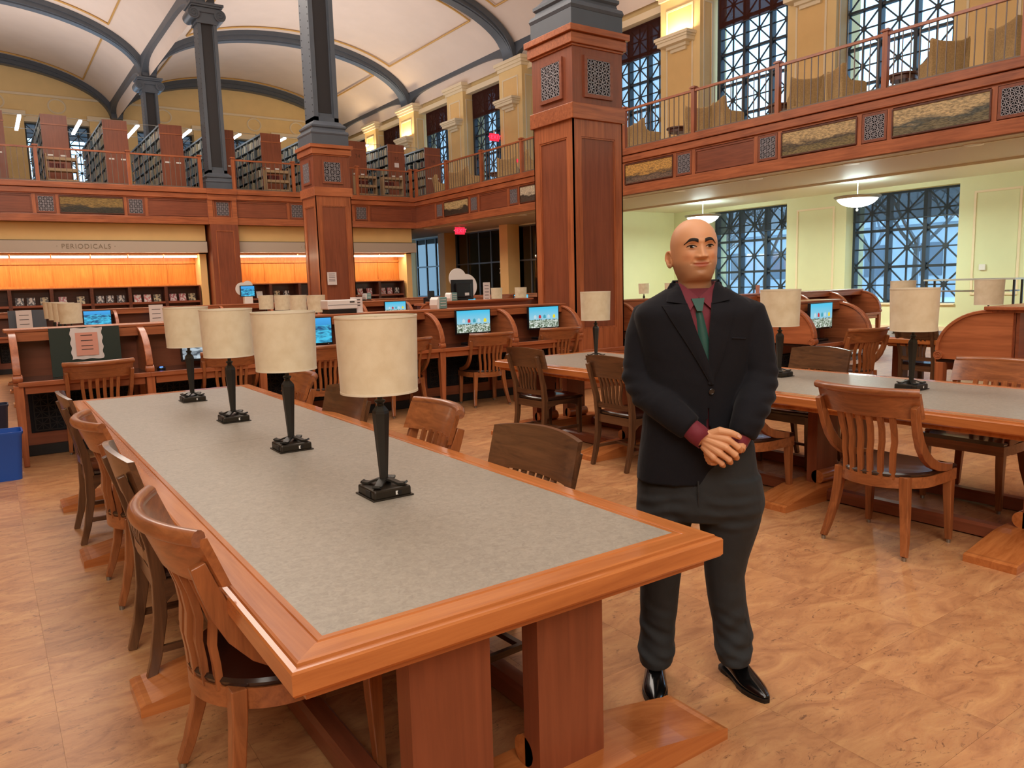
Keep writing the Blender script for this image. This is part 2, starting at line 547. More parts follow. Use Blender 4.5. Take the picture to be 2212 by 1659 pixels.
for k, (x, y) in enumerate(COLS):
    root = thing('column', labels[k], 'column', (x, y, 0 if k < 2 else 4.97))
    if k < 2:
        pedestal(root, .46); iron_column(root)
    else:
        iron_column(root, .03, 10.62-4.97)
        for ch in root.children:
            if ch.name.startswith('impost'):
                bpy.data.objects.remove(ch)
        m = MB(); m.box(-.30, -.30, 10.62-4.97+.48, .30, .30, 11.62-4.97); m.build('impost', 'iron', root)

# ================================================================== GALLERY SLABS AND FASCIAS
XR, YL = 14.5, 27.5
GZ = 4.95
g = MB(); g.box(XR+.1, -12, 4.6, 21.6, 50, GZ); g.box(-14, YL+.1, 4.6, XR+.1, 50, GZ)
struct(g.build('floor_gallery', 'soffit'))
def fascia(name, axis, segs, projecting=None):
    """axis 'x': plane x=XR facing -x, running in y; 'y': plane y=YL facing -y"""
    root = struct_empty(name)
    c = XR if axis == 'x' else YL
    lo, hi = segs['span']
    def B(mb, d0, d1, u0, u1, z0, z1):
        if axis == 'x': mb.box(c-d1, u0, z0, c-d0, u1, z1)
        else: mb.box(u0, c-d1, z0, u1, c-d0, z1)
    gr = 'y' if axis == 'x' else 'x'
    m = MB(); B(m, -.12, 0, lo, hi, 3.81, 4.99); m.build('fascia_board', 'panel_'+gr, root)
    m = MB(); B(m, -.10, .13, lo, hi, 4.83, 5.0); m.build('ledge', 'wood_'+gr, root, bevel=.01)
    m = MB(); B(m, 0, .08, lo, hi, 4.66, 4.82); m.build('architrave', 'wood_'+gr, root, bevel=.008)
    m = MB(); B(m, 0, .05, lo, hi, 3.81, 4.02); B(m, 0, .035, lo, hi, 4.02, 4.05); m.build('bottom_rail', 'wood_'+gr, root, bevel=.006)
    m = MB(); B(m, 0, .025, lo, hi, 4.62, 4.66); m.build('top_rail', 'wood_'+gr, root)
    for u0, u1 in segs['stiles']:
        m = MB(); B(m, 0, .028, u0, u1, 4.05, 4.62); m.build('stile', 'wood_z', root)
    for u0, u1 in segs['panels']:
        m = MB(); ring_frame(m, axis, c, u0, u1, 4.07, 4.60, .035, .02, -1)
        m.build('panel_frame', 'panel_'+gr, root)
    for u in segs['grilles']:
        grille(root, axis, c-.0, -1, u, 4.34, .40, .44)
    return root
# right fascia: repeating module of 2.44 m
gy = [6.04+2.44*k for k in range(-6, 9)]
st, pn = [], []
for u in gy:
    st += [(u-.36, u-.26), (u+.26, u+.36)]
arts = {1: None, 2: None, 4: None, 9: None, 7: None}
gaps = [(gy[k]+.36, gy[k+1]-.36) for k in range(len(gy)-1)]
fascia('trim_1', 'x', dict(span=(-12, YL+.12), stiles=st, panels=[g_ for k, g_ in enumerate(gaps)], grilles=gy))
gx = [1.87, 4.36, 7.06, 9.66, 12.15, 14.44]
gx = [-8.2, -5.7, -3.2, -.6]+gx[:-1]
stx = []
for u in gx: stx += [(u-.36, u-.26), (u+.26, u+.36)]
gapsx = [(gx[k]+.36, gx[k+1]-.36) for k in range(len(gx)-1)]+[(12.51, 14.3)]
fx = fascia('trim_2', 'y', dict(span=(-14, XR+.12), stiles=stx, panels=gapsx, grilles=gx))
# relief paintings set into the fascia panels
def painting_mat(name, sky, land, dark, seed, night=False):
    m, nt, b = new_mat(name)
    tc = nt.nodes.new('ShaderNodeTexCoord')
    mp = nt.nodes.new('ShaderNodeMapping'); mp.inputs['Location'].default_value = (seed*3.1, seed*1.7, seed)
    nt.links.new(tc.outputs['Generated'], mp.inputs['Vector'])
    sep = nt.nodes.new('ShaderNodeSeparateXYZ'); nt.links.new(tc.outputs['Generated'], sep.inputs[0])
    n = nt.nodes.new('ShaderNodeTexNoise'); n.inputs['Scale'].default_value = 4; n.inputs['Detail'].default_value = 6
    nt.links.new(mp.outputs[0], n.inputs['Vector'])
    ma = nt.nodes.new('ShaderNodeMath'); ma.operation = 'MULTIPLY_ADD'; ma.inputs[1].default_value = .9
    nt.links.new(n.outputs['Fac'], ma.inputs[0]); nt.links.new(sep.outputs[2], ma.inputs[2])
    r = nt.nodes.new('ShaderNodeValToRGB'); e = r.color_ramp.elements
    e[0].position = .55; e[0].color = land; e[1].position = 1.1; e[1].color = sky
    x = e.new(.8); x.color = dark; x = e.new(.98); x.color = sky
    x = e.new(.68); x.color = land
    nt.links.new(ma.outputs[0], r.inputs['Fac'])
    n2 = nt.nodes.new('ShaderNodeTexNoise'); n2.inputs['Scale'].default_value = 26; n2.inputs['Detail'].default_value = 6
    nt.links.new(mp.outputs[0], n2.inputs['Vector'])
    r2_ = nt.nodes.new('ShaderNodeValToRGB'); r2_.color_ramp.elements[0].position = .35; r2_.color_ramp.elements[1].position = .62
    r2_.color_ramp.elements[0].color = (.25, .24, .22, 1); r2_.color_ramp.elements[1].color = (1.15, 1.1, 1.0, 1)
    nt.links.new(n2.outputs['Fac'], r2_.inputs['Fac'])
    mx = nt.nodes.new('ShaderNodeMix'); mx.data_type = 'RGBA'; mx.blend_type = 'MULTIPLY'; mx.inputs[0].default_value = .75
    nt.links.new(r.outputs['Color'], mx.inputs[6]); nt.links.new(r2_.outputs['Color'], mx.inputs[7])
    nt.links.new(mx.outputs[2], b.inputs['Base Color']); b.inputs['Roughness'].default_value = .5
    bp = nt.nodes.new('ShaderNodeBump'); bp.inputs['Strength'].default_value = .5; bp.inputs['Distance'].default_value = .02
    nt.links.new(n2.outputs['Fac'], bp.inputs['Height']); nt.links.new(bp.outputs['Normal'], b.inputs['Normal'])
    MATS[name] = m
painting_mat('paint_a', srgb(206, 184, 140), srgb(120, 112, 84), srgb(76, 84, 80), 1)
painting_mat('paint_b', srgb(200, 176, 130), srgb(132, 118, 76), srgb(70, 62, 54), 2)
painting_mat('paint_c', srgb(206, 160, 84), srgb(120, 100, 84), srgb(80, 68, 58), 3)
painting_mat('paint_d', srgb(200, 182, 136), srgb(60, 52, 44), srgb(50, 42, 38), 4)
painting_mat('paint_e', srgb(210, 200, 180), srgb(80, 66, 56), srgb(50, 44, 40), 5)
painting_mat('paint_f', srgb(150, 124, 66), srgb(54, 50, 34), srgb(56, 52, 42), 6)
def painting(axis, c, u0, u1, mat, label):
    root = thing('relief_painting', label, 'painting', (c-.02, (u0+u1)/2, 4.335) if axis == 'x' else ((u0+u1)/2, c-.02, 4.335))
    h = (u1-u0)/2; m = MB()
    if axis == 'x': m.box(-.012, -h, -.24, .02, h, .24)
    else: m.box(-h, -.012, -.24, h, .02, .24)
    m.build('canvas', mat, root)
    m = MB(); ring_frame(m, axis, 0, -h-.02, h+.02, -.26, .26, .025, .03, -1)
    m.build('frame', 'darkwood_x', root)
for k, mt, lab in ((6, 'paint_a', 'long city panorama painting, nearest the right edge on the right gallery fascia'),
                   (7, 'paint_b', 'city park painting between two iron grilles above the standing man'),
                   (9, 'paint_c', 'street scene painting on the gallery fascia just right of the big wooden pier'),
                   (11, 'paint_e', 'painting with a dark pitched roof just left of the big wooden pier'),
                   (13, 'paint_d', 'painting of dark figures on the fascia near the gallery corner')):
    painting('x', XR, gaps[k][0]+.01, gaps[k][1]-.01, mt, lab)
painting('y', YL, gapsx[4][0]+.01, gapsx[4][1]-.01, 'paint_f', 'dark golden landscape painting on the far gallery fascia above the periodicals sign')
# pilaster below the far column, projecting fascia block
pl = struct_empty('trim_3')
m = MB(); m.box(6.58, YL-.16, 0, 7.50, YL+.6, 3.81); m.build('pilaster', 'panel_z', pl)
m = MB(); ring_frame(m, 'y', YL-.16, 6.74, 7.34, .6, 3.6, .03, .015, -1); m.build('pilaster_moulding', 'wood_z', pl)
m = MB(); m.box(6.54, YL-.19, 0, 7.54, YL-.1, .5); m.build('pilaster_base', 'wood_x', pl)
m = MB(); m.box(6.56, YL-.12, 3.81, 7.52, YL+.1, 4.06); m.box(6.56, YL-.12, 4.62, 7.52, YL+.1, 4.82); m.box(6.54, YL-.18, 4.82, 7.54, YL+.6, 5.0)
m.box(6.56, YL-.10, 4.06, 6.72, YL+.1, 4.62); m.box(7.36, YL-.10, 4.06, 7.52, YL+.1, 4.62)
m.build('fascia_block', 'wood_x', pl, bevel=.006)

# ================================================================== RAILINGS
post_src = meshof(MB().box(-.05, -.05, 0, .05, .05, 1.04).box(-.08, -.08, 1.04, .08, .08, 1.07).box(-.06, -.06, 1.07, .06, .06, 1.09), 'wood_z')
bal_src = meshof(MB().box(-.008, -.008, .04, .008, .008, .97), 'railiron')
def railing(axis, c, posts, label):
    root = thing('gallery_railing', label, 'railing', (c, posts[0], 5.0) if axis == 'x' else (posts[0], c, 5.0))
    o0 = posts[0]
    P = lambda u: (0, u-o0, 0) if axis == 'x' else (u-o0, 0, 0)
    for u in posts: inst('post', post_src, root, P(u))
    for a, b_ in zip(posts, posts[1:]):
        m = MB(); n = MB()
        if axis == 'x':
            m.box(-.035, a-o0+.05, .97, .035, b_-o0-.05, 1.02); n.box(-.015, a-o0+.05, .02, .015, b_-o0-.05, .045)
        else:
            m.box(a-o0+.05, -.035, .97, b_-o0-.05, .035, 1.02); n.box(a-o0+.05, -.015, .02, b_-o0-.05, .015, .045)
        m.build('handrail', 'wood_'+('y' if axis == 'x' else 'x'), root); n.build('bottom_bar', 'railiron', root)
        k = max(2, int((b_-a)/.155))
        for i in range(1, k):
            inst('baluster', bal_src, root, P(a+(b_-a)*i/k))
railing('x', XR-.02, [3.5, 5.92, 8.3, 10.68, 13.05, 15.45, 17.83, 20.18, 22.55, 24.95, 27.36], 'wood and iron railing along the right gallery in front of the armchairs')
railing('y', YL-.02, [-.6, 1.73, 4.25, 6.42], 'gallery railing in front of the bookstacks on the left, left of the iron column')
railing('y', YL-.02, [7.50, 9.6, 12.05, 14.30], 'gallery railing of the far gallery between the iron column and the corner post')
# ================================================================== GLASS
def glass_mat(name, tint, gloss, rough=.03):
    m = bpy.data.materials.new(name); m.use_nodes = True
    nt = m.node_tree; nt.nodes.clear()
    out = nt.nodes.new('ShaderNodeOutputMaterial')
    t = nt.nodes.new('ShaderNodeBsdfTransparent'); t.inputs[0].default_value = tint
    g_ = nt.nodes.new('ShaderNodeBsdfGlossy'); g_.inputs['Roughness'].default_value = rough
    fr = nt.nodes.new('ShaderNodeFresnel'); fr.inputs['IOR'].default_value = 1.45
    mm = nt.nodes.new('ShaderNodeMath'); mm.operation = 'MULTIPLY'; mm.inputs[1].default_value = gloss
    nt.links.new(fr.outputs[0], mm.inputs[0])
    mx = nt.nodes.new('ShaderNodeMixShader')
    nt.links.new(mm.outputs[0], mx.inputs[0]); nt.links.new(t.outputs[0], mx.inputs[1]); nt.links.new(g_.outputs[0], mx.inputs[2])
    nt.links.new(mx.outputs[0], out.inputs['Surface'])
    MATS[name] = m
glass_mat('windowglass', (.96, .98, 1, 1), .8)
glass_mat('darkglass', (.50, .54, .56, 1), 2.2)
def shade_mat(name, c, alpha):
    m = bpy.data.materials.new(name); m.use_nodes = True
    nt = m.node_tree; nt.nodes.clear()
    out = nt.nodes.new('ShaderNodeOutputMaterial')
    t = nt.nodes.new('ShaderNodeBsdfTransparent')
    d = nt.nodes.new('ShaderNodeBsdfDiffuse'); d.inputs[0].default_value = c
    mx = nt.nodes.new('ShaderNodeMixShader'); mx.inputs[0].default_value = alpha
    nt.links.new(t.outputs[0], mx.inputs[1]); nt.links.new(d.outputs[0], mx.inputs[2])
    nt.links.new(mx.outputs[0], out.inputs['Surface'])
    MATS[name] = m
shade_mat('shade_brown', srgb(70, 42, 36), .80)
shade_mat('shade_grey', srgb(70, 78, 86), .62)

# ================================================================== WINDOWS (starburst lattice, three bays wide)
def star_cell():
    m = MB()
    a, b_ = .49, .49
    def bar2(ua, za, ub, zb, tt, d):
        L = sqrt((ub-ua)**2+(zb-za)**2); nx, nz_ = -(zb-za)/L*tt/2, (ub-ua)/L*tt/2
        m.prism([(ua+nx, za+nz_), (ub+nx, zb+nz_), (ub-nx, zb-nz_), (ua-nx, za-nz_)], 'x', -d, d)
    bar2(-a, -b_, a, b_, .038, .018); bar2(-a, b_, a, -b_, .038, .018)
    bar2(0, -b_, 0, b_, .042, .02); bar2(-a, 0, a, 0, .036, .02)
    m.lathe([(.075, -.03), (.075, .03)], 8, (0, 0, 0), True, pi/8)
    # lathe above is around z; replace by octagonal hub facing x
    n = len(m.v)-16
    for i in range(n, len(m.v)):
        x, y, z = m.v[i]; m.v[i] = (z, x, y)
    return meshof(m, 'blackmetal')
cell_src = star_cell()
pane_src = meshof(MB().box(-.003, -.49, -.49, .003, .49, .49), 'windowglass')
WN = [0]
def window(axis, c, uc, z0, rows, sgn, shade=None, smat='shade_brown', cols=3):
    """sgn: direction towards the room"""
    WN[0] += 1
    root = struct_empty('window_%d' % WN[0], (c, uc, z0) if axis == 'x' else (uc, c, z0))
    rz = 0 if axis == 'x' else pi/2
    root.rotation_euler = (0, 0, rz)
    W_ = cols*1.0; H_ = rows*.985
    m = MB()
    for k in range(cols+1):
        y = -W_/2+k; t = .05 if 0 < k < cols else .07
        m.box(-.10, y-t, 0, .10, y+t, H_)
    m.build('mullions', 'blackmetal', root)
    m = MB()
    for j in range(rows+1):
        z = j*.985; m.box(-.07, -W_/2, z-.035, .07, W_/2, z+.035)
    m.build('transoms', 'blackmetal', root)
    for k in range(cols):
        for j in range(rows):
            p = (0, -W_/2+k+.5, (j+.5)*.985)
            inst('lattice', cell_src, root, p)
            inst('pane', pane_src, root, (0.05 if True else 0, p[1], p[2]))
    if shade:
        s = MB(); off = sgn*.16 if axis == 'x' else -sgn*.16
        s.box(off-.004, -W_/2+.04, shade-z0, off+.004, W_/2-.04, H_+.05)
        s.build('roller_shade', smat, root)
        s = MB(); s.box(off-.012, -W_/2+.04, shade-z0-.03, off+.012, W_/2-.04, shade-z0); s.build('hem_bar', 'blackmetal', root)
    return root
YP = [-1.0, 8.9, 18.65, 28.6, 38.6, 48.6]
WX = 20.75
for a, b_ in zip(YP, YP[1:]):
    for yc in (a+2.65, b_-2.62):
        window('x', WX, yc, 4.79, 6, -1, 9.55)
for k, yc in enumerate((15.87, 10.95, 6.2, 1.6)):
    window('x', 20.45, yc, .72, 3, -1, 2.97, 'shade_grey')

# ================================================================== RIGHT WALL
wr = struct_empty('wall_right')
def panel_wall(mb_w, mb_t, axis, c, sgn, u0, u1, z0, z1, d1, t=.05):
    ring_frame(mb_t, axis, c, u0, u1, z0, z1, t, .03, sgn)
piers = [(y, 1.75, 20.0) for y in YP[:-1]]+[((a+b_)/2, 1.55, 20.12) for a, b_ in zip(YP, YP[1:])]
for y, w_, x in piers:
    m = MB(); m.box(x, y-w_/2, GZ, 21.3, y+w_/2, 10.95); m.build('pier', 'cream', wr)
    m = MB()
    m.box(x-.06, y-w_/2-.06, 10.85, 21, y+w_/2+.06, 10.98); m.box(x-.12, y-w_/2-.12, 10.98, 21, y+w_/2+.12, 11.10)
    m.box(x-.18, y-w_/2-.18, 11.10, 21, y+w_/2+.18, 11.24); m.build('pier_capital', 'offwhite', wr, bevel=.01)
    m = MB(); ring_frame(m, 'x', x, y-w_/2+.28, y+w_/2-.28, 5.6, 10.5, .06, .025, -1)
    ring_frame(m, 'y', y-w_/2, x+.15, x+.6, 5.6, 10.5, .05, .02, -1)
    m.build('pier_moulding', 'offwhite', wr)
    m = MB(); m.box(x-.008, y-w_/2+.34, 5.66, x, y+w_/2-.34, 10.44); m.build('pier_panel', 'panelcream', wr)
    m = MB(); m.box(x-.03, y-w_/2-.03, GZ, x, y+w_/2+.03, 5.2); m.build('pier_skirting', 'offwhite', wr)
m = MB(); m.box(20.3, -12, 10.72, 21.3, 50, 10.95); m.build('lintel', 'offwhite', wr)
m = MB(); m.box(20.5, -12, 10.95, 21.3, 50, 14.6); m.build('tympanum', 'cream', wr)
m = MB(); m.box(20.6, -12, 4.5, 21.3, 50, 4.79); m.build('sill', 'offwhite', wr)
m = MB()
for a, b_ in zip(YP, YP[1:]):
    yc = (a+b_)/2
    pts = [(20.49, yc+.36*cos(t*pi/16), 11.45+.30*sin(t*pi/16)) for t in range(33)]
    m.tube(pts, .03, 6, caps=False)
m.build('ring_moulding', 'offwhite', wr)
# lower storey of the right wall
wl = struct_empty('wall_right_lower')
edges = [-12, .1, 3.1, 4.7, 7.7, 9.45, 12.45, 14.37, 17.37, 18.9]
for k in range(0, len(edges), 2):
    a, b_ = edges[k], edges[k+1]
    m = MB(); m.box(20.0, a, 0, 20.9, b_, 3.95); m.build('wall_pier', 'greenwall', wl)
    m = MB(); ring_frame(m, 'x', 20.0, a+.35, b_-.35 if b_ < 18 else b_-.5, .95, 3.45, .05, .02, -1); m.build('wall_moulding', 'offwhite', wl)
for a, b_ in zip(edges[1::2], edges[2::2]):
    m = MB(); m.box(20.0, a, 0, 20.9, b_, .72); m.build('wall_apron', 'greenwall', wl)
    m = MB(); m.box(19.95, a, .70, 20.5, b_, .74); m.build('window_sill', 'offwhite', wl)
    m = MB(); m.box(20.0, a, 3.68, 20.9, b_, 3.95); m.build('wall_head', 'greenwall', wl)
struct(MB().box(17.35, 18.9, 0, 20.9, 19.1, 3.95).build('wall_end', 'greenwall'))
struct(MB().box(19.9, 6.2, 0, 20.0, 18.9, .16).box(17.4, 18.82, 0, 20, 18.9, .16).build('baseboard_right', 'offwhite'))
# ceiling under the right gallery
struct(MB().box(XR+.02, -12, 3.79, 17.4, 48, 3.84).build('ceiling_soffit', 'soffit'))
struct(MB().box(17.4, -12, 3.80, 20.6, 48, 3.9).build('ceiling_aisle', 'softwhite'))
struct(MB().box(17.34, -12, 3.74, 17.42, 48, 3.80).box(14.86, -12, 3.775, 14.9, 27, 3.79).build('trim_4', 'softwhite'))

# ================================================================== GLAZED PARTITION OF ROOM 224
gp = struct_empty('wall_glazed')
PX = 17.4
ys = [19.1+.93*k for k in range(16)]
m = MB()
for y in ys: m.box(PX-.04, y-.03, 0, PX+.04, y+.03, 3.79)
m.build('mullions', 'iron', gp)
m = MB()
for z in (.05, 1.05, 2.42, 3.72): m.box(PX-.045, 19.1, z-.03, PX+.045, 33.1, z+.03)
m.build('transoms', 'iron', gp)
for a, b_ in zip(ys, ys[1:]):
    for z0, z1 in ((.08, 1.02), (1.08, 2.39), (2.45, 3.69)):
        m = MB(); m.box(PX-.004, a+.03, z0, PX+.004, b_-.03, z1); m.build('pane', 'darkglass', gp)
struct(MB().box(20.6, 19.1, 0, 20.9, 33.1, 3.8).box(17.4, 33.1, 0, 20.9, 33.3, 3.8).build('wall_room', 'panelcream'))
for y in (24.7, 29.55):
    m = MB(); m.box(16.75, y-.28, 0, 17.3, y+.28, 3.79); struct(m.build('wall_post', 'panelcream'))
num = text('room_number', '224', .30, 'white', (17.385, 25.75, 2.05), (pi/2, 0, -pi/2))
tag(num, 'white room number 224 on the glazed partition', 'number')
o = MB().box(-.003, -.10, -.12, .003, .10, .12).build('door_notice', 'paper'); o.location = (17.38, 25.75, 1.72)
tag(o, 'small white notice below the room number 224', 'notice')

# ================================================================== PERIODICALS NICHE ON THE FAR WALL
pn_ = struct_empty('wall_far')
for a, b_ in ((-14, 6.5), (7.55, 14.4)):
    m = MB(); m.box(a, 27.78, 3.27, b_, 28.9, 3.81); m.build('header', 'panelcream', pn_)
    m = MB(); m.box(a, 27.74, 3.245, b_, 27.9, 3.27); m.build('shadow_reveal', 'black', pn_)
    m = MB(); m.box(a, 27.64, 2.88, b_+(.12 if b_ > 10 else 0), 28.05, 3.245); m.build('sign_band', 'soffit', pn_)
    m = MB(); m.box(a, 27.9, 2.84, b_, 28.7, 2.88); m.build('niche_ceiling', 'lightwood_z', pn_)
    m = MB(); m.box(a, 28.62, 1.6, b_, 28.8, 2.86); m.build('niche_back', 'lightwood_z', pn_)
    m = MB(); m.box(a, 28.56, 2.54, b_, 28.63, 2.62); m.box(a, 28.58, 1.79, b_, 28.63, 1.86); m.build('back_rail', 'lightwood_z', pn_)
    m = MB(); m.box(b_-.22, 27.9, 0, b_, 28.8, 2.88); m.box(a, 27.9, 0, a+.05, 28.8, 2.88); m.build('niche_side', 'panelcream', pn_)
    n = int(round((b_-a)/1.14))
    for k in range(n+1):
        x = a+(b_-a)*k/n
        m = MB(); m.box(x-.02, 28.59, 1.86, x+.02, 28.63, 2.54); m.build('back_stile', 'lightwood_z', pn_)
for k, (x, s_) in enumerate(((2.86, 1), (10.6, 1))):
    t_ = text('sign_lettering', '\u00b7 PERIODICALS \u00b7', .205, 'lettering', (x, 27.635, 3.065), (pi/2, 0, 0), pn_)
    t_.data.name = 'sign_lettering'
emit('striplight', (1.0, .86, .62, 1), 14.0)
strips = [-1.7, -.55, .6, 1.72, 2.84, 3.95, 5.05, 6.1]
tube_src = meshof(MB().box(-.52, -.045, -.03, .52, .045, .03), 'striplight')
def strip_fixture(x, lab):
    r = thing('strip_light', lab, 'light', (x, 28.02, 2.76), 0, 'strip lights over the periodicals shelves')
    inst('tube', tube_src, r)
    m = MB(); m.box(-.53, -.055, .03, .53, .055, .078); m.build('housing', 'offwhite', r)
xs_ = [-1.66, -.57, .52, 1.61, 2.70, 3.79, 4.88, 5.72]
ords = ['eighth', 'seventh', 'sixth', 'fifth', 'fourth', 'third', 'second', 'first']
xs_ = [-1.93+1.09*k for k in range(8)]
for k, x in enumerate(xs_): strip_fixture(x, '%s glowing strip light left of the wooden pilaster, under the periodicals sign' % ords[k])
for k, x in enumerate((8.13, 9.2, 10.3, 11.4, 12.5, 13.6)): strip_fixture(x, '%s glowing strip light right of the wooden pilaster in the far niche' % ords[7-k])
area_light('niche_light', (1.9, 28.05, 2.70), (8.6, .12), 52, (1.0, .82, .56))
area_light('niche_light', (10.9, 28.05, 2.70), (6.4, .12), 40, (1.0, .82, .56))

# ================================================================== FAR UPPER WALL
fw_ = struct_empty('wall_far_upper')
FY = 48.6
segs_x = [(-14, -7.0), (-4.0, -2.2), (.9, 2.7), (5.75, 8.1), (11.15, 12.75), (15.8, 17.4), (20.45, 21.3)]
for a, b_ in segs_x:
    m = MB(); m.box(a, FY, GZ, b_, FY+.9, 11.0); m.build('pier', 'cream', fw_)
    if -10 < a and b_ < 21:
        m = MB(); m.box(a-.1, FY-.2, 10.95, b_+.1, FY+.2, 11.22); m.build('pier_capital', 'offwhite', fw_)
        m = MB(); m.box(a, FY-.12, GZ, b_, FY, 10.95); m.build('pilaster', 'cream', fw_)
m = MB(); m.box(-14, FY+.05, 11.0, 21.3, FY+.9, 14.6); m.build('tympanum', 'cream', fw_)
m = MB(); m.box(-14, FY-.02, 10.72, 21.3, FY+.9, 11.0); m.build('lintel', 'offwhite', fw_)
m = MB(); m.box(-14, FY-.02, 12.05, 21.3, FY+.06, 12.17); m.build('string_course', 'offwhite', fw_)
m = MB()
for x in (.1, 1.5, 4.28, 9.6, 12.2, 14.75, 17.4):
    pts = [(x+.40*cos(t*pi/16), FY+.04, 11.63+.36*sin(t*pi/16)) for t in range(33)]
    m.tube(pts, .05, 6, caps=False)
m.build('ring_moulding', 'offwhite', fw_)
for a, b_ in zip(segs_x, segs_x[1:]):
    window('y', FY+.5, (a[1]+b_[0])/2, 4.79, 6, -1, 10.0)

# ================================================================== VAULTS
SP = 11.15
def ell(u, b_):
    return SP+b_*sqrt(max(0, 1-u*u))
def vault(x0, x1, nm):
    xc, a = (x0+x1)/2, (x1-x0)/2
    m = MB()
    def P(u, v_):
        th = pi*(1-u)
        return (xc+a*cos(th), -12+v_*62, SP+2.82*sin(th))
    m.grid(P, 48, 31)
    o = m.build(nm, 'vault', None, smooth=180); struct(o)
    return o
vault(7.10, 20.3, 'ceiling_right')
vault(-6.1, 7.10, 'ceiling_left')
struct(MB().box(-14, -12, 14.3, 21.3, 50, 14.6).build('ceiling_top', 'vault'))
def rib(x0, x1, y, w_=.62, nm='trim_5'):
    xc, a = (x0+x1)/2, (x1-x0)/2
    root = struct_empty(nm)
    def arc(b0, b1, y0, y1, ai=a):
        m = MB(); N = 40; rings = []
        for k in range(N+1):
            th = pi*(1-k/N)
            c_, s_ = cos(th), sin(th)
            p0 = (xc+(ai-.28)*c_, SP+b0*s_); p1 = (xc+ai*c_, SP+b1*s_)
            rings.append([(p0[0], y0, p0[1]), (p0[0], y1, p0[1]), (p1[0], y1, p1[1]), (p1[0], y0, p1[1])])
        m.loft(rings)
        return m
    arc(2.42, 2.84, y-w_/2, y+w_/2).build('rib', 'iron', root, smooth=30)
    arc(2.36, 2.50, y-w_/2+.10, y+w_/2-.10).build('rib_soffit', 'iron', root, smooth=30)
    for s in (-1, 1):
        arc(2.62, 2.84, y+s*(w_/2), y+s*(w_/2+.07)).build('rib_moulding', 'iron', root, smooth=30)
for y in YP[1:5]+[48.45]:
    rib(7.10, 20.2, y); rib(-6.0, 7.10, y)
def girder(x, w_, y0, y1, sides):
    root = struct_empty('trim_6')
    m = MB(); N = 28; rings = []
    L = (y1-y0)/2; yc = (y0+y1)/2
    for k in range(N+1):
        t = -1+2*k/N
        t = math.copysign(abs(t)**.6, t)
        y = yc+t*L
        q = min(1, (abs(t)*L)/(L-.35)); zb = SP+.05+.52*(1-min(1, q)**5)**.5 if q < 1 else SP+.0
        rings.append([(x-w_/2, y, zb), (x+w_/2, y, zb), (x+w_/2, y, 12.25), (x-w_/2, y, 12.25)])
    m.loft(rings); m.build('girder', 'iron', root, smooth=40)
    m = MB()
    for s in sides:
        m.box(x+s*w_/2, y0+.2, 12.12, x+s*(w_/2+.06), y1-.2, 12.22)
    m.build('girder_moulding', 'offwhite', root)
for a, b_ in zip(YP, YP[1:]):
    girder(7.10, .62, a, b_, (-1, 1)); girder(20.3, .5, a, b_, (-1,)); girder(-6.1, .5, a, b_, (1,))
# gilded mouldings framing each vault bay
def gold_frame(x0, x1, y0, y1):
    root = struct_empty('trim_7')
    xc, a = (x0+x1)/2, (x1-x0)/2
    m = MB(); th0 = radians(40)
    def pt(th, y): return (xc+(a-.05)*cos(th), y, SP+2.77*sin(th))
    for y in (y0+1.0, y1-1.0):
        m.tube([pt(th0+(pi-2*th0)*k/30, y) for k in range(31)], .04, 6)
    for th in (th0, pi-th0):
        m.tube([pt(th, y0+1.0), pt(th, y1-1.0)], .04, 6)
    m.build('gilded_moulding', 'gold', root, smooth=60)
for a, b_ in zip(YP[1:], YP[2:]):
    gold_frame(7.1, 20.2, a, b_); gold_frame(-6.0, 7.1, a, b_)

# ================================================================== UNSEEN CLOSING WALLS
struct(MB().box(-14.3, -12, 0, -14, 50, 14.6).build('wall_left', 'cream'))
struct(MB().box(-14, -12.3, 0, 30, -12, 14.6).build('wall_back', 'cream'))
struct(MB().box(-14, 28.9, 0, 14.4, 29.1, 4.6).box(14.2, 28.9, 0, 14.4, 33.2, 4.6).build('wall_far_lower', 'panelcream'))
struct(MB().box(20.9, 19.1, 0, 21.2, 50, 4.9).build('wall_right_far', 'panelcream'))

# ================================================================== OUTSIDE
struct(MB().box(21.5, -60, -.5, 160, 110, -.3).build('ground_outside', 'snow'))
def bare_tree(x, y, h, seed, lab):
    rnd = random.Random(seed)
    root = thing('bare_tree', lab, 'tree', (x, y, -.3))
    m = MB()
    def branch(p, d, L, r, dep):
        q = p+d*L
        m.tube([p, p+d*L*.5+Vector((rnd.uniform(-.04, .04), rnd.uniform(-.04, .04), 0))*L, q], [r, r*.8, r*.6], 5 if dep > 1 else 4, caps=False)
        if dep == 0: return
        for k in range(3 if dep > 2 else 4):
            a_ = rnd.uniform(0, 2*pi); el = rnd.uniform(.35, .9)
            nd = (d*cos(el)+Vector((cos(a_), sin(a_), .25))*sin(el)).normalized()
            branch(p+d*L*rnd.uniform(.55, 1), nd, L*rnd.uniform(.55, .75), r*.55, dep-1)
    branch(Vector((0, 0, 0)), Vector((0, 0, 1)), h*.36, h*.018, 4)
    m.build('branches', 'bark', root)
bare_tree(30, 22.5, 9, 1, 'bare winter tree seen through the lower window behind the man')
bare_tree(33, 27.5, 11, 2, 'larger bare winter tree seen through the lower window behind the man')
bare_tree(31, 16.2, 9, 3, 'bare winter tree seen through the left bay of the right lower window')
bare_tree(36, 21.0, 12, 4, 'bare winter tree outside, farthest from the right lower window')
bare_tree(28, 24.6, 8, 5, 'slim bare winter tree close to the lower window behind the man')
root = thing('outside_building', 'pale stone building seen outside the lower windows', 'building', (62, 34, -.3))
MB().box(-4, -34, 0, 6, 30, 5.4).build('walls', 'outbrick', root)
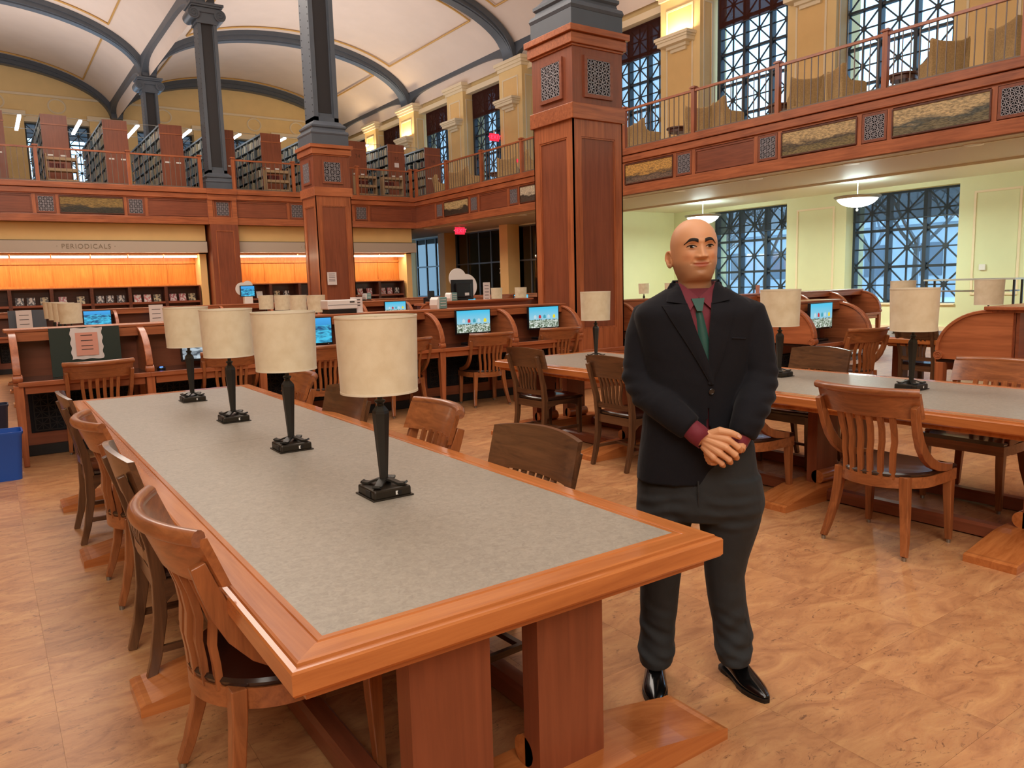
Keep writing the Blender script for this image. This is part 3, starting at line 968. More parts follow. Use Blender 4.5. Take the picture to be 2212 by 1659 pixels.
MB().box(-4.4, -34.4, 5.4, 6.4, 30.4, 5.9).build('cornice', 'outbrick', root)
MB().box(-3, -12, 5.9, 5, 4, 8.2).build('upper_storey', 'outbrick', root)
for k in range(14):
    MB().box(-4.08, -32+4.4*k, 1.6, -4.0, -30.4+4.4*k, 4.0).build('window', 'bark', root)
# ================================================================== READING TABLES
def lino():
    m, nt, b = new_mat('lino')
    tc = nt.nodes.new('ShaderNodeTexCoord')
    n = nt.nodes.new('ShaderNodeTexNoise'); n.inputs['Scale'].default_value = 48; n.inputs['Detail'].default_value = 8
    n.inputs['Roughness'].default_value = .7; n.inputs['Distortion'].default_value = 1.0
    nt.links.new(tc.outputs['Object'], n.inputs['Vector'])
    r = nt.nodes.new('ShaderNodeValToRGB'); e = r.color_ramp.elements
    e[0].position = .30; e[0].color = srgb(140, 131, 119); e[1].position = .72; e[1].color = srgb(172, 162, 148)
    nt.links.new(n.outputs['Fac'], r.inputs['Fac']); nt.links.new(r.outputs['Color'], b.inputs['Base Color'])
    b.inputs['Roughness'].default_value = .40; b.inputs['Specular IOR Level'].default_value = .5
    n2 = nt.nodes.new('ShaderNodeTexNoise'); n2.inputs['Scale'].default_value = 300
    nt.links.new(tc.outputs['Object'], n2.inputs['Vector'])
    bp = nt.nodes.new('ShaderNodeBump'); bp.inputs['Strength'].default_value = .15; bp.inputs['Distance'].default_value = .001
    nt.links.new(n2.outputs['Fac'], bp.inputs['Height']); nt.links.new(bp.outputs['Normal'], b.inputs['Normal'])
    MATS['lino'] = m
lino()
def reading_table(cx, cy, label, L=5.03, W=1.345, detail=True):
    root = thing('reading_table', label, 'table', (cx, cy, 0), 0, 'long reading tables')
    hx, hy = W/2, L/2
    prof = [(0, .692), (.004, .688), (0, .700), (0, .742), (.005, .748), (.016, .750), (.019, .757), (.030, .7605), (.080, .7605), (.084, .756), (.090, .756), (.093, .7602), (.108, .7602), (.108, .70), (.03, .688)]
    prof = [(.006, .690), (0, .698), (0, .744), (.004, .749), (.016, .751), (.018, .758), (.024, .7605), (.080, .7605), (.083, .7565), (.089, .7565), (.092, .7602), (.108, .7602), (.108, .70)]
    def edge(ends, mat):
        # ends: function d -> point pair
        rings = []
        for s in (0, 1):
            rings.append([ends(d, z)[s] for d, z in prof])
        MB().loft(rings).build('edge_board', mat, root)
    edge(lambda d, z: ((-hx+d, -hy+d, z), (hx-d, -hy+d, z)), 'table_x')
    edge(lambda d, z: ((-hx+d, hy-d, z), (hx-d, hy-d, z)), 'table_x')
    edge(lambda d, z: ((-hx+d, -hy+d, z), (-hx+d, hy-d, z)), 'table_y')
    edge(lambda d, z: ((hx-d, -hy+d, z), (hx-d, hy-d, z)), 'table_y')
    for a, b_ in ((-hy+.108, .038), (.040, hy-.108)):
        MB().box(-hx+.108, a, .72, hx-.108, b_, .7598).build('inlay', 'lino', root)
    MB().box(-hx+.04, -hy+.04, .66, hx-.04, hy-.04, .70).build('apron', 'table_x', root)
    for k, (y, s) in enumerate(((1.70-4.01, 1), (3.06-4.01, -1), (4.95-4.01, 1), (6.32-4.01, -1))):
        y = y*L/5.03
        t = MB().prism([(-.795, 0), (.795, 0), (.795, .038), (.775, .046), (.755, .046), (.60, .075), (.46, .098), (.38, .104), (-.38, .104), (-.46, .098), (-.60, .075), (-.755, .046), (-.775, .046), (-.795, .038)], 'y', y-.13, y+.13).build('foot', 'table_x', root)
        for sx in (-1, 1):
            x0 = sx*.08; x1 = sx*.325
            m = MB(); m.box(x0, y-.038, .10, x1, y+.038, .67)
            sl = m.build('slab', 'panel_z', root)
            m = MB(); m.cyl((x0, y-s*0+s*.045, .150), (x1, y+s*.045, .150), .047, 20)
            m.build('scroll', 'table_x', sl, smooth=50)
        MB().box(-.40, y-.06, .625, .40, y+.06, .67).build('bearer', 'table_x', root)
    for sx in (-1, 1):
        for a, b_ in ((1.70, 3.06), (3.06, 4.95), (4.95, 6.32)):
            MB().prism([(sx*.34, .01), (sx*.34+.09, .01), (sx*.34+.09, .07), (sx*.34+.075, .085), (sx*.34+.015, .085), (sx*.34, .07)], 'y', (a-4.01+.13)*L/5.03, (b_-4.01-.13)*L/5.03).build('stretcher', 'panel_y', root)
    return root
T1 = reading_table(1.124, 4.01, 'long grey-topped reading table in the foreground with four lamps in a row')
T2 = reading_table(4.975, 4.05, 'long reading table behind the standing man, running off the right edge')
T3 = reading_table(1.02, 13.8, 'long reading table with lamps behind the desk row on the far left')
T4 = reading_table(4.68, 13.8, 'long reading table with lamps behind the desk row, in front of the far pier')
T5 = reading_table(9.75, 4.2, 'dark reading table under the far right windows, beyond the carrels')
T6 = reading_table(11.2, 14.6, 'far reading table with two small lamps left of the big wooden pier')
T7 = reading_table(15.3, 13.4, 'far reading table by the pale green end wall')

# ================================================================== TABLE LAMPS
def shade_cloth():
    m, nt, b = new_mat('lampshade')
    tc = nt.nodes.new('ShaderNodeTexCoord')
    n = nt.nodes.new('ShaderNodeTexNoise'); n.inputs['Scale'].default_value = 14; n.inputs['Detail'].default_value = 6
    nt.links.new(tc.outputs['Object'], n.inputs['Vector'])
    r = nt.nodes.new('ShaderNodeValToRGB'); e = r.color_ramp.elements
    e[0].position = .3; e[0].color = srgb(222, 204, 170); e[1].position = .7; e[1].color = srgb(236, 222, 192)
    nt.links.new(n.outputs['Fac'], r.inputs['Fac']); nt.links.new(r.outputs['Color'], b.inputs['Base Color'])
    b.inputs['Roughness'].default_value = .9
    b.inputs['Subsurface Weight'].default_value = 0
    b.inputs['Sheen Weight'].default_value = .2
    n2 = nt.nodes.new('ShaderNodeTexNoise'); n2.inputs['Scale'].default_value = 350
    nt.links.new(tc.outputs['Object'], n2.inputs['Vector'])
    bp = nt.nodes.new('ShaderNodeBump'); bp.inputs['Strength'].default_value = .25; bp.inputs['Distance'].default_value = .001
    nt.links.new(n2.outputs['Fac'], bp.inputs['Height']); nt.links.new(bp.outputs['Normal'], b.inputs['Normal'])
    MATS['lampshade'] = m
shade_cloth()
simple('shadetrim', srgb(232, 220, 196), .8)
def make_lamp():
    root = thing('table_lamp', 'x', 'lamp')
    o = MB().box(-.076, -.076, .0, .076, .076, .038).build('base', 'lampbase', root, bevel=.008)
    MB().box(-.083, -.083, 0, .083, .083, .005).build('base_foot', 'lampbase', o, bevel=.002)
    MB().box(-.0785, -.045, .008, -.076, -.005, .032).build('power_socket', 'black', o)
    MB().box(.010, -.0785, .012, .030, -.076, .026).build('label_sticker', 'white', o)
    MB().lathe([(.009, 0), (.009, .003)], 12, (.045, 0, 0)).build('switch', 'black', o)
    sw = [c for c in o.children if c.name.startswith('switch')][-1]
    sw.rotation_euler = (pi/2, 0, 0); sw.location = (-.02, -.076, .019)
    m = MB()
    for a in (pi/4, 3*pi/4):
        d = Vector((cos(a), sin(a), 0)); s = Vector((-sin(a), cos(a), 0))
        pts = [d*t+Vector((0, 0, z)) for t, z in ((-.088, .050), (-.080, .045), (-.06, .044), (-.03, .056), (0, .062), (.03, .056), (.06, .044), (.080, .045), (.088, .050))]
        m.bar(pts, .030, .008, s)
    m.build('cross_leaves', 'bronze', root, smooth=40)
    m = MB(); m.lathe([(.016, .058), (.0165, .075), (.031, .295), (.0315, .312), (.030, .322), (.018, .338), (.013, .342)], 6, (0, 0, 0), True, pi/6)
    m.build('stem', 'bronze', root)
    m = MB(); m.lathe([(.013, .340), (.013, .348), (.020, .356), (.020, .362), (.010, .366), (.009, .42)], 16)
    m.build('neck', 'bronze', root, smooth=40)
    m = MB(); n = 56
    rings = []
    for r, z in ((.1425, .395), (.1505, .675), (.1485, .675), (.1405, .395)):
        rings.append([(r*cos(2*pi*i/n), r*sin(2*pi*i/n), z) for i in range(n)])
    m.loft(rings, True, False)
    k = len(m.v)-n
    for i in range(n):
        m.f.append((k+i, k+(i+1) % n, (i+1) % n, i))
    sh = m.build('shade', 'lampshade', root, smooth=50)
    m = MB()
    for r, z in ((.1425, .393), (.1505, .669)):
        rr = []
        for dr, dz in ((.0012, 0), (.0012, .008), (-.003, .008), (-.003, 0)):
            rr.append([((r+dr)*cos(2*pi*i/n), (r+dr)*sin(2*pi*i/n), z+dz) for i in range(n)])
        m.loft(rr, True, False)
    m.build('shade_trim', 'shadetrim', sh, smooth=50)
    m = MB()
    for a in (0, 2*pi/3, 4*pi/3): m.cyl((0, 0, .655), (.148*cos(a), .148*sin(a), .665), .003, 6)
    m.cyl((0, 0, .40), (0, 0, .665), .006, 8); m.lathe([(.012, .655), (.014, .662), (.006, .672)], 10)
    m.build('spider', 'bronze', sh)
    m = MB(); m.lathe([(.012, .42), (.03, .47), (.03, .51), (.012, .54)], 12); m.build('bulb', 'white', root, smooth=60)
    return root
lamp0 = make_lamp()
lamp_spots = [
    (1.185, 2.60, 'nearest table lamp on the foreground table, largest cream drum shade'),
    (1.185, 3.66, 'second nearest table lamp on the foreground table'),
    (1.185, 4.72, 'third table lamp from the camera on the foreground table'),
    (1.185, 5.82, 'farthest of the four table lamps on the foreground table'),
    (5.09, 2.66, 'table lamp at the right beside the slat-back chair on the table behind the man'),
    (5.09, 3.70, 'table lamp standing right next to the man on the table behind him'),
    (5.02, 5.80, 'table lamp in front of the big wooden pier left of the man'),
    (1.0, 12.4, 'nearest of four overlapping cream lamps at the far left'),
    (1.0, 13.45, 'second of four overlapping cream lamps at the far left'),
    (1.0, 14.5, 'third of four overlapping cream lamps at the far left'),
    (1.0, 15.55, 'rearmost of four overlapping cream lamps at the far left'),
    (4.58, 12.38, 'rightmost of the four small lamps in front of the far pier'),
    (4.66, 13.5, 'second from the right of the four small lamps before the far pier'),
    (4.78, 14.75, 'third from the right of the four small lamps before the far pier'),
    (4.80, 15.85, 'leftmost of the four small lamps before the far pier'),
    (11.2, 16.9, 'left one of two distant lamps seen left of the big wooden pier'),
    (11.2, 15.8, 'right one of two distant lamps seen left of the big wooden pier'),
    (15.3, 15.6, 'distant lamp against the pale green wall just right of the big pier'),
    (15.3, 14.6, 'distant lamp against the pale green wall beside the man’s ear'),
    (9.35, 4.05, 'lamp at the far right in front of the pale green wall panel'),
    (9.75, 5.25, 'lamp shade showing just above the right foreground lamp')]
for k, (x, y, lab) in enumerate(lamp_spots):
    o = lamp0 if k == 0 else copy_tree(lamp0)
    o.location = (x, y, .7605); o['label'] = lab; o['group'] = 'drum-shade table lamps'
    o.rotation_euler = (0, 0, 0 if k < 5 else random.choice((0, pi/2)))

# ================================================================== CHAIRS
def rounded_top(mb, pts, r):
    mb.tube(pts, r, 8)
def chair_a(mat='chair'):
    root = thing('slat_back_chair', 'x', 'chair')
    # outline of the seat: round back, straight front
    def outline(k, n=28):
        pts = []
        for i in range(n+1):
            a = pi+pi*i/n
            pts.append((.262*cos(a)*k, -.015+.250*sin(a)*k))
        pts += [(.262*k, .10), (.258*k, .235), (-.258*k, .235), (-.262*k, .10)]
        return pts
    rings = []
    for k, z in ((.93, .435), (.985, .440), (1.0, .452), (.97, .462), (.72, .455), (.4, .449), (.1, .447)):
        rings.append([(x, y*(1 if k > .9 else .97), z) for x, y in outline(k)] if k > .9 else [(x*1.0, (y-.02)*k/1.0+.02 if y > 0 else y, z) for x, y in outline(k)])
    m = MB(); m.loft(rings); m.build('seat', 'seatdark', root, smooth=50)
    o_, i_ = outline(1.0), outline(.90)
    m = MB(); m.loft([[(x, y, .375) for x, y in i_], [(x, y, .375) for x, y in o_], [(x, y, .437) for x, y in o_], [(x, y, .437) for x, y in i_]], True, False)
    m.build('seat_rim', mat+'_x', root, smooth=35)
    for s in (-1, 1):
        m = MB(); m.bar([(s*.232, .205, .44), (s*.232, .207, .30), (s*.240, .215, .02)], [.05, .046, .032], [.05, .044, .030], (1, 0, 0)); m.build('leg', mat+'_z', root, bevel=.004)
        m = MB(); m.lathe([(.012, .0), (.012, .02)], 10, (s*.240, .215, 0)); m.build('glide', 'pewter', root)
        m = MB(); m.bar([(s*.19, -.185, .44), (s*.195, -.19, .34), (s*.208, -.205, .22), (s*.228, -.238, .09), (s*.24, -.262, .02)], [.052, .05, .046, .040, .034], [.046, .044, .040, .034, .030], (1, 0, 0)); m.build('leg', mat+'_z', root, bevel=.004)
        m = MB(); m.lathe([(.012, .0), (.012, .02)], 10, (s*.24, -.262, 0)); m.build('glide', 'pewter', root)
        pts = [(.276, -.283, .845), (.272, -.262, .78), (.268, -.232, .70), (.265, -.195, .63), (.262, -.140, .565), (.259, -.070, .515), (.256, .01, .483), (.252, .10, .464), (.247, .175, .456)]
        m = MB(); m.bar([(s*x, y, z) for x, y, z in pts], .032, [.040, .048, .054, .058, .058, .056, .052, .046, .040], (1, 0, 0))
        m.build('arm', mat+'_z', root, smooth=40, bevel=.003)
    # crest rail
    N = 16; rings = []
    for k in range(N+1):
        u = -1+2*k/N; x = .292*u; f = .085*u*u
        yb, yt = -.300+f, -.352+f
        zb, zt = .775+.012*(1-u*u)*0, .915
        rings.append([(x, yb+.012, zb), (x, yt+.012, zt), (x, yt-.014, zt), (x, yb-.012, zb)])
    m = MB(); m.loft(rings); cr = m.build('crest', mat+'_x', root, smooth=40)
    m = MB(); m.tube([(.294*(-1+2*k/N), -.362+.085*(-1+2*k/N)**2, .918) for k in range(N+1)], .023, 12)
    m.build('crest_roll', mat+'_x', cr, smooth=50)
    for k in range(6):
        u = (k-2.5)/2.5
        xb, xt = .135*u, .150*u
        yb = -.015-.250*sqrt(1-(xb/.262)**2)+.012
        ft = .085*(xt/.292)**2
        pts = [(xb, yb, .425), (xb, yb-.004, .50), (xb+(xt-xb)*.3, yb-.012, .56), (xb+(xt-xb)*.6, yb-.006, .63), (xt, -.268+ft, .70), (xt, -.296+ft, .785)]
        m = MB(); m.bar(pts, .029, .020, (1, 0, 0)); m.build('slat', mat+'_z', root, smooth=40)
    return root
def chair_b(mat='chairdark'):
    root = thing('square_back_chair', 'x', 'chair')
    m = MB()
    def ring(kx, ky, z): return [(-.215*kx, -.20*ky, z), (-.10*kx, -.215*ky, z), (.10*kx, -.215*ky, z), (.215*kx, -.20*ky, z), (.245*kx, .05, z), (.25*kx, .24*ky, z), (0, .262*ky, z), (-.25*kx, .24*ky, z), (-.245*kx, .05, z)]
    m.loft([ring(.96, .96, .432), ring(1, 1, .440), ring(1, 1, .455), ring(.95, .95, .463), ring(.6, .6, .456), ring(.2, .2, .45)])
    m.build('seat', 'seatdark', root, smooth=40)
    MB().box(-.20, -.215, .365, .20, -.185, .432).build('apron', mat+'_x', root); m = MB(); m.box(-.215, .19, .365, .215, .218, .432)
    m.build('apron', mat+'_x', root)
    for s in (-1, 1):
        m = MB(); m.prism([(-.19, .432), (.20, .432), (.20, .33), (.17, .365), (.10, .385), (-.05, .39), (-.15, .375), (-.19, .34)], 'x', s*.205, s*.228); m.build('side_apron', mat+'_y', root)
        m = MB(); m.bar([(s*.222, .208, .432), (s*.222, .208, .30), (s*.226, .214, .0)], [.046, .044, .030], [.046, .044, .030], (1, 0, 0)); m.build('leg', mat+'_z', root, bevel=.004)
        m = MB(); m.bar([(s*.205, -.275, 0), (s*.205, -.240, .12), (s*.205, -.212, .28), (s*.206, -.205, .44), (s*.209, -.222, .58), (s*.214, -.256, .71), (s*.220, -.305, .865)], [.030, .034, .036, .038, .036, .034, .032], [.034, .040, .048, .052, .044, .036, .030], (1, 0, 0)); m.build('leg', mat+'_z', root, smooth=40, bevel=.003)
        m = MB(); m.box(s*.205, -.215, .14, s*.225, .205, .165); m.build('stretcher', mat+'_y', root)
    m = MB(); m.box(-.21, -.01, .142, .21, .012, .163); m.build('stretcher', mat+'_x', root)
    N = 14; rings = []
    for k in range(N+1):
        u = -1+2*k/N; x = .272*u; f = .045*u*u
        zt = .922+.022*(1-u*u); zb = .742+.012*(1-u*u)
        yb, yt = -.288+f, -.335+f
        rings.append([(x, yb+.030, zb), (x, yt+.030, zt), (x, yt+.006, zt), (x, yb+.006, zb)])
    m = MB(); m.loft(rings); m.build('crest', mat+'_x', root, smooth=40)
    m = MB(); m.bar([(-.205, -.215, .515), (-.1, -.228, .515), (0, -.232, .515), (.1, -.228, .515), (.205, -.215, .515)], [.045]*5, .022, (0, 0, 1)); m.build('back_rail', mat+'_x', root)
    for k in range(6):
        u = (k-2.5)/2.5; xb, xt = .105*u, .125*u; f = .045*(xt/.272)**2
        m = MB(); m.bar([(xb, -.228, .52), (xb, -.240, .58), (xb*.6+xt*.4, -.240, .64), (xt, -.250+f, .70), (xt, -.278+f, .77)], .022, .016, (1, 0, 0)); m.build('slat', mat+'_z', root, smooth=40)
    return root
A0, B0 = chair_a(), chair_b()
used = {'A': False, 'B': False}
def chair(kind, x, y, rz, label, group):
    src = A0 if kind == 'A' else B0
    o = src if not used[kind] else copy_tree(src)
    used[kind] = True
    o.location = (x, y, 0); o.rotation_euler = (0, 0, rz); o['label'] = label; o['group'] = group
    return o
E_, W_r, N_ = -pi/2, pi/2, 0.0     # facing +x, -x, +y
G1, G2, G3 = 'chairs along the foreground table', 'chairs around the table behind the man', 'chairs at the desk row'
chair('A', .660, 2.30, E_+.03, 'nearest slat-back chair at the lower left, tucked under the foreground table', G1)
chair('B', .665, 3.35, E_, 'dark square-back chair second from the camera on the left of the foreground table', G1)
chair('A', .680, 4.30, E_, 'slat-back chair third from the camera on the left of the foreground table', G1)
chair('B', .645, 5.50, E_, 'dark square-back chair farthest on the left of the foreground table', G1)
chair('B', 1.57, 2.50, W_r+.06, 'square-back chair on the right of the foreground table, nearest the man', G1)
chair('A', 1.60, 3.46, W_r-.10, 'glossy slat-back chair behind the nearest lamp, right side of the foreground table', G1)
chair('B', 1.53, 4.42, W_r+.05, 'dark square-back chair partly hidden by the nearest lampshade', G1)
chair('A', 1.58, 5.45, W_r-.06, 'slat-back chair farthest on the right of the foreground table', G1)
chair('B', 4.44, 5.86, E_+.05, 'dark square-back chair at the left end of the table behind the man', G2)
chair('B', 4.40, 4.62, E_, 'square-back chair half hidden by the man’s right arm', G2)
chair('A', 4.30, 3.42, E_, 'slat-back chair mostly hidden behind the man’s hip', G2)
chair('A', 4.205, 2.30, E_, 'slat-back chair standing free right of the man, seen from behind', G2)
chair('B', 5.47, 3.77, W_r, 'dark square-back chair across the table right of the man', G2)
chair('A', 5.40, 2.36, W_r, 'slat-back chair across the table at the right edge', G2)
chair('B', 5.36, 5.25, W_r, 'dark chair seat showing under the far side of the table left of the man', G2)
chair('A', 5.25, 8.29, N_-.15, 'slat-back chair at the desk below the middle beach screen', G3)
chair('A', 6.42, 8.36, N_-.2, 'slat-back chair at the desk beside the big wooden pier', G3)
chair('A', 4.10, 8.36, N_, 'slat-back chair at the desk right of the nearest lampshade', G3)
chair('A', .82, 8.27, N_+.05, 'slat-back chair in front of the pink notice on the left', G3)
chair('A', 2.05, 8.36, N_, 'slat-back chair at the desk behind the two farther lamps', G3)
chair('A', 3.02, 8.20, N_, 'slat-back chair at the desk between the two nearest lampshades', G3)
# ================================================================== STUDY CARRELS
CW = 1.093
def make_carrel(mat='wood'):
    root = thing('study_carrel', 'x', 'desk')
    m = MB(); m.box(0, 0.0, .745, CW, .62, .775); m.build('desktop', 'seatdark', root)
    m = MB(); m.box(.0, -.012, .735, CW, .02, .778); m.build('desk_edge', mat+'_x', root, bevel=.004)
    m = MB(); m.box(.05, .03, .665, CW-.05, .05, .735); m.build('apron', mat+'_x', root)
    m = MB(); m.box(0, .60, .10, CW, .625, 1.205); m.build('back_panel', 'panel_x', root)
    m = MB(); m.box(0, .63, .0, CW, .655, 1.205); m.build('rear_panel', 'panel_x', root)
    m = MB(); m.box(.08, .590, .22, CW-.08, .602, .62); g_ = m.build('vent_panel', 'darkvoid', root)
    m = MB(); lattice(m, 'y', .586, .12, .24, CW-.24, .36, 7, 3, .008, .006); m.build('vent_lattice', 'black', g_)
    m = MB(); m.box(0, .56, 0, CW, .62, .10); m.build('kick', 'black', root)
    m = MB(); m.box(.02, .40, 1.125, CW-.02, .425, 1.207); m.build('canopy_rail', mat+'_x', root)
    return root
def make_end(mat='wood'):
    root = thing('carrel_divider', 'x', 'divider')
    # curved divider in the y-z plane, scroll at the front
    arc = []
    for k in range(15):
        t = k/14*pi/2
        arc.append((.46-.44*sin(t), .835+.355*cos(t)))
    poly = [(.61, .775), (.61, 1.207), (.46, 1.207)]+arc+[(.02, .775)]
    m = MB(); m.prism(poly, 'x', -.016, .016); m.build('panel', 'wood_y', root)
    m = MB(); m.bar([(0, y-.006, z+.010) for y, z in arc], .062, .028, (1, 0, 0)); m.build('cap', mat+'_y', root, smooth=40, bevel=.004)
    m = MB(); m.cyl((-.036, .030, .808), (.036, .030, .808), .040, 20); sc_ = m.build('scroll', mat+'_y', root, smooth=50)
    sp = MB()
    for sx in (-1, 1):
        sp.tube([(sx*.037, .030+.032*(1-k/26)*cos(k*.5), .808+.032*(1-k/26)*sin(k*.5)) for k in range(25)], .0035, 5)
    sp.build('spiral', mat+'_y', sc_)
    m = MB(); m.bar([(0, .045, .745), (0, .045, .60), (0, .045, 0)], [.075, .075, .045], [.075, .075, .045], (1, 0, 0)); m.build('leg', mat+'_z', root, bevel=.004)
    m = MB(); m.bar([(0, .575, .745), (0, .575, 0)], [.05, .05], [.05, .05], (1, 0, 0)); m.build('leg', mat+'_z', root)
    return root
C0, D0 = make_carrel(), make_end()
cu_ = [False, False]
def carrel_row(x0, y0, n, flip, row, ledge=True):
    """front edge at y0 facing -y (flip: facing +y)"""
    rz = pi if flip else 0
    ordn = ['first', 'second', 'third', 'fourth', 'fifth', 'sixth', 'seventh']
    def place(src, k, idx, lab, grp):
        o = src if not cu_[idx] else copy_tree(src)
        cu_[idx] = True
        x = x0+k*CW
        o.location = (x if not flip else x, y0, 0); o.rotation_euler = (0, 0, rz)
        o['label'] = lab; o['group'] = grp
    for k in range(n):
        place(C0, k if not flip else k+1, 0, '%s wooden desk bay from the left in %s' % (ordn[k], row), 'desk bays of the carrel rows')
    for k in range(n+1):
        place(D0, k, 1, '%s curved wooden divider from the left in %s' % (ordn[k], row), 'curved dividers of the carrel rows')
    if ledge:
        s = -1 if flip else 1
        r = thing('carrel_ledge', 'flat wooden top ledge along %s' % row, 'ledge', (x0, y0+s*.6, 1.21))
        m = MB(); m.box(-.06, -.20 if s > 0 else -.16, 0, n*CW+.06, .16 if s > 0 else .20, .03); m.build('ledge_board', 'wood_x', r, bevel=.006)
        m = MB(); m.box(-.03, -.17 if s > 0 else -.13, -.02, n*CW+.03, .13 if s > 0 else .17, 0.0); m.build('moulding', 'wood_x', r)
carrel_row(.19, 8.10, 6, False, 'the near desk row')
carrel_row(.10, 17.85, 6, False, 'the second desk row before the far pier')
carrel_row(7.52, 5.0, 1, False, 'the short carrel beside the right lamp')
carrel_row(6.95, 3.42, 2, True, 'the carrel at the right edge')
carrel_row(8.05, 8.30, 6, False, 'the desk row under the far windows')
carrel_row(6.75, 15.2, 3, False, 'the middle desk row behind the pier')
carrel_row(7.0, 13.35, 2, True, 'the desk row with paper tents')
carrel_row(8.3, 17.9, 6, False, 'the farthest desk row')

# ================================================================== MONITORS
def screen_mat(name, kind):
    m, nt, b = new_mat(name)
    tc = nt.nodes.new('ShaderNodeTexCoord'); sep = nt.nodes.new('ShaderNodeSeparateXYZ')
    nt.links.new(tc.outputs['Generated'], sep.inputs[0])
    mp = nt.nodes.new('ShaderNodeMapping'); mp.inputs['Scale'].default_value = (14, 1, 9) if kind == 'beach' else (4, 1, 6)
    nt.links.new(tc.outputs['Generated'], mp.inputs['Vector'])
    n = nt.nodes.new('ShaderNodeTexNoise'); n.inputs['Scale'].default_value = 1.3; n.inputs['Detail'].default_value = 6; n.inputs['Distortion'].default_value = .8
    nt.links.new(mp.outputs[0], n.inputs['Vector'])
    sky = nt.nodes.new('ShaderNodeValToRGB'); e = sky.color_ramp.elements
    if kind == 'beach':
        e[0].position = .42; e[0].color = srgb(150, 206, 226); e[1].position = .95; e[1].color = srgb(70, 196, 236)
    elif kind == 'sea':
        e[0].position = .1; e[0].color = srgb(20, 90, 160); e[1].position = .95; e[1].color = srgb(60, 170, 240)
    else:
        e[0].position = .2; e[0].color = srgb(60, 110, 150); e[1].position = .9; e[1].color = srgb(120, 190, 240)
    nt.links.new(sep.outputs[2], sky.inputs['Fac'])
    gr = nt.nodes.new('ShaderNodeValToRGB'); e = gr.color_ramp.elements
    if kind == 'beach':
        e[0].position = .40; e[0].color = srgb(66, 80, 60); e[1].position = .62; e[1].color = srgb(226, 232, 226)
        x = e.new(.5); x.color = srgb(150, 170, 150)
    elif kind == 'sea':
        e[0].position = .38; e[0].color = srgb(10, 70, 120); e[1].position = .62; e[1].color = srgb(70, 200, 240)
    else:
        e[0].position = .40; e[0].color = srgb(70, 80, 90); e[1].position = .62; e[1].color = srgb(190, 205, 215)
    nt.links.new(n.outputs['Fac'], gr.inputs['Fac'])
    ma = nt.nodes.new('ShaderNodeMath'); ma.operation = 'MULTIPLY_ADD'; ma.inputs[1].default_value = .25
    nt.links.new(n.outputs['Fac'], ma.inputs[0]); nt.links.new(sep.outputs[2], ma.inputs[2])
    st_ = nt.nodes.new('ShaderNodeMath'); st_.operation = 'LESS_THAN'; st_.inputs[1].default_value = {'beach': .50, 'sea': .85, 'mountain': .72}[kind]
    nt.links.new(ma.outputs[0], st_.inputs[0])
    mx = nt.nodes.new('ShaderNodeMix'); mx.data_type = 'RGBA'
    nt.links.new(st_.outputs[0], mx.inputs[0]); nt.links.new(sky.outputs['Color'], mx.inputs[6]); nt.links.new(gr.outputs['Color'], mx.inputs[7])
    b.inputs['Base Color'].default_value = (.02, .02, .02, 1)
    nt.links.new(mx.outputs[2], b.inputs['Emission Color']); b.inputs['Emission Strength'].default_value = .95
    b.inputs['Roughness'].default_value = .3
    MATS[name] = m
for k in ('beach', 'sea', 'mountain'): screen_mat('screen_'+k, k)
for nm, c in (('hut_red', (196, 48, 56)), ('hut_teal', (60, 160, 180)), ('hut_white', (190, 220, 230)), ('hut_yellow', (240, 220, 40))):
    emit(nm, srgb(*c), .95, (.02, .02, .02, 1))
def make_monitor(kind, w_=.53, h_=.315):
    root = thing('computer_monitor', 'x', 'monitor')
    o = MB().box(-w_/2, -.012, .13, w_/2, .022, .13+h_).build('housing', 'blackplastic', root, bevel=.004)
    s = MB().box(-w_/2+.014, -.0135, .13+.022, w_/2-.014, -.011, .13+h_-.012).build('screen', 'screen_'+kind, root)
    if kind == 'beach':
        for x, mt in ((-.07, 'hut_red'), (.01, 'hut_teal'), (.08, 'hut_white'), (.175, 'hut_yellow'), (-.15, 'hut_white')):
            z = .13+h_*.47
            m = MB(); m.prism([(x-.021, z), (x+.021, z), (x+.021, z+.034), (x, z+.052), (x-.021, z+.034)], 'y', -.0146, -.0138); m.build('hut_picture', mt, s)
    MB().box(-.04, .022, .02, .04, .045, .26).build('neck', 'blackplastic', root, bevel=.004)
    MB().box(-.115, -.05, 0, .115, .14, .018).build('foot', 'blackplastic', root, bevel=.006)
    MB().box(w_/2-.06, -.0145, .137, w_/2-.05, -.012, .141).build('power_light', 'white', root)
    return root
MON = {k: make_monitor(k) for k in ('beach', 'sea', 'mountain')}
mused = set()
def monitor(kind, x, y, z, rz, lab):
    o = MON[kind] if kind not in mused else copy_tree(MON[kind])
    mused.add(kind)
    o.location = (x, y, z); o.rotation_euler = (0, 0, rz); o['label'] = lab; o['group'] = 'screens on the carrel desks'
monitor('beach', 5.20, 8.42, .776, 0, 'monitor with beach huts on screen, the middle one left of the big pier')
monitor('beach', 6.34, 8.42, .776, 0, 'monitor with beach huts on screen beside the big wooden pier')
monitor('sea', 3.02, 8.42, .776, 0, 'monitor with blue water on screen between the two nearest lampshades')
monitor('mountain', 1.90, 8.42, .70, 0, 'bright low screen under the farthest foreground lampshade')
monitor('mountain', 3.32, 18.15, .776, 0, 'far monitor showing a mountain lake, left of the foreground lampshades')
monitor('sea', 1.95, 18.15, .776, 0, 'far monitor with blue hills beside the overlapping lamps on the left')
monitor('beach', 7.55, 15.5, .776, 0, 'far beach-hut monitor above the nearest lampshade')
monitor('beach', 9.40, 15.5, .776, 0, 'monitor showing only blue sky behind the near desk ledge')
monitor('beach', 12.9, 18.2, .776, 0, 'distant beach-hut monitor behind the two small lamps')
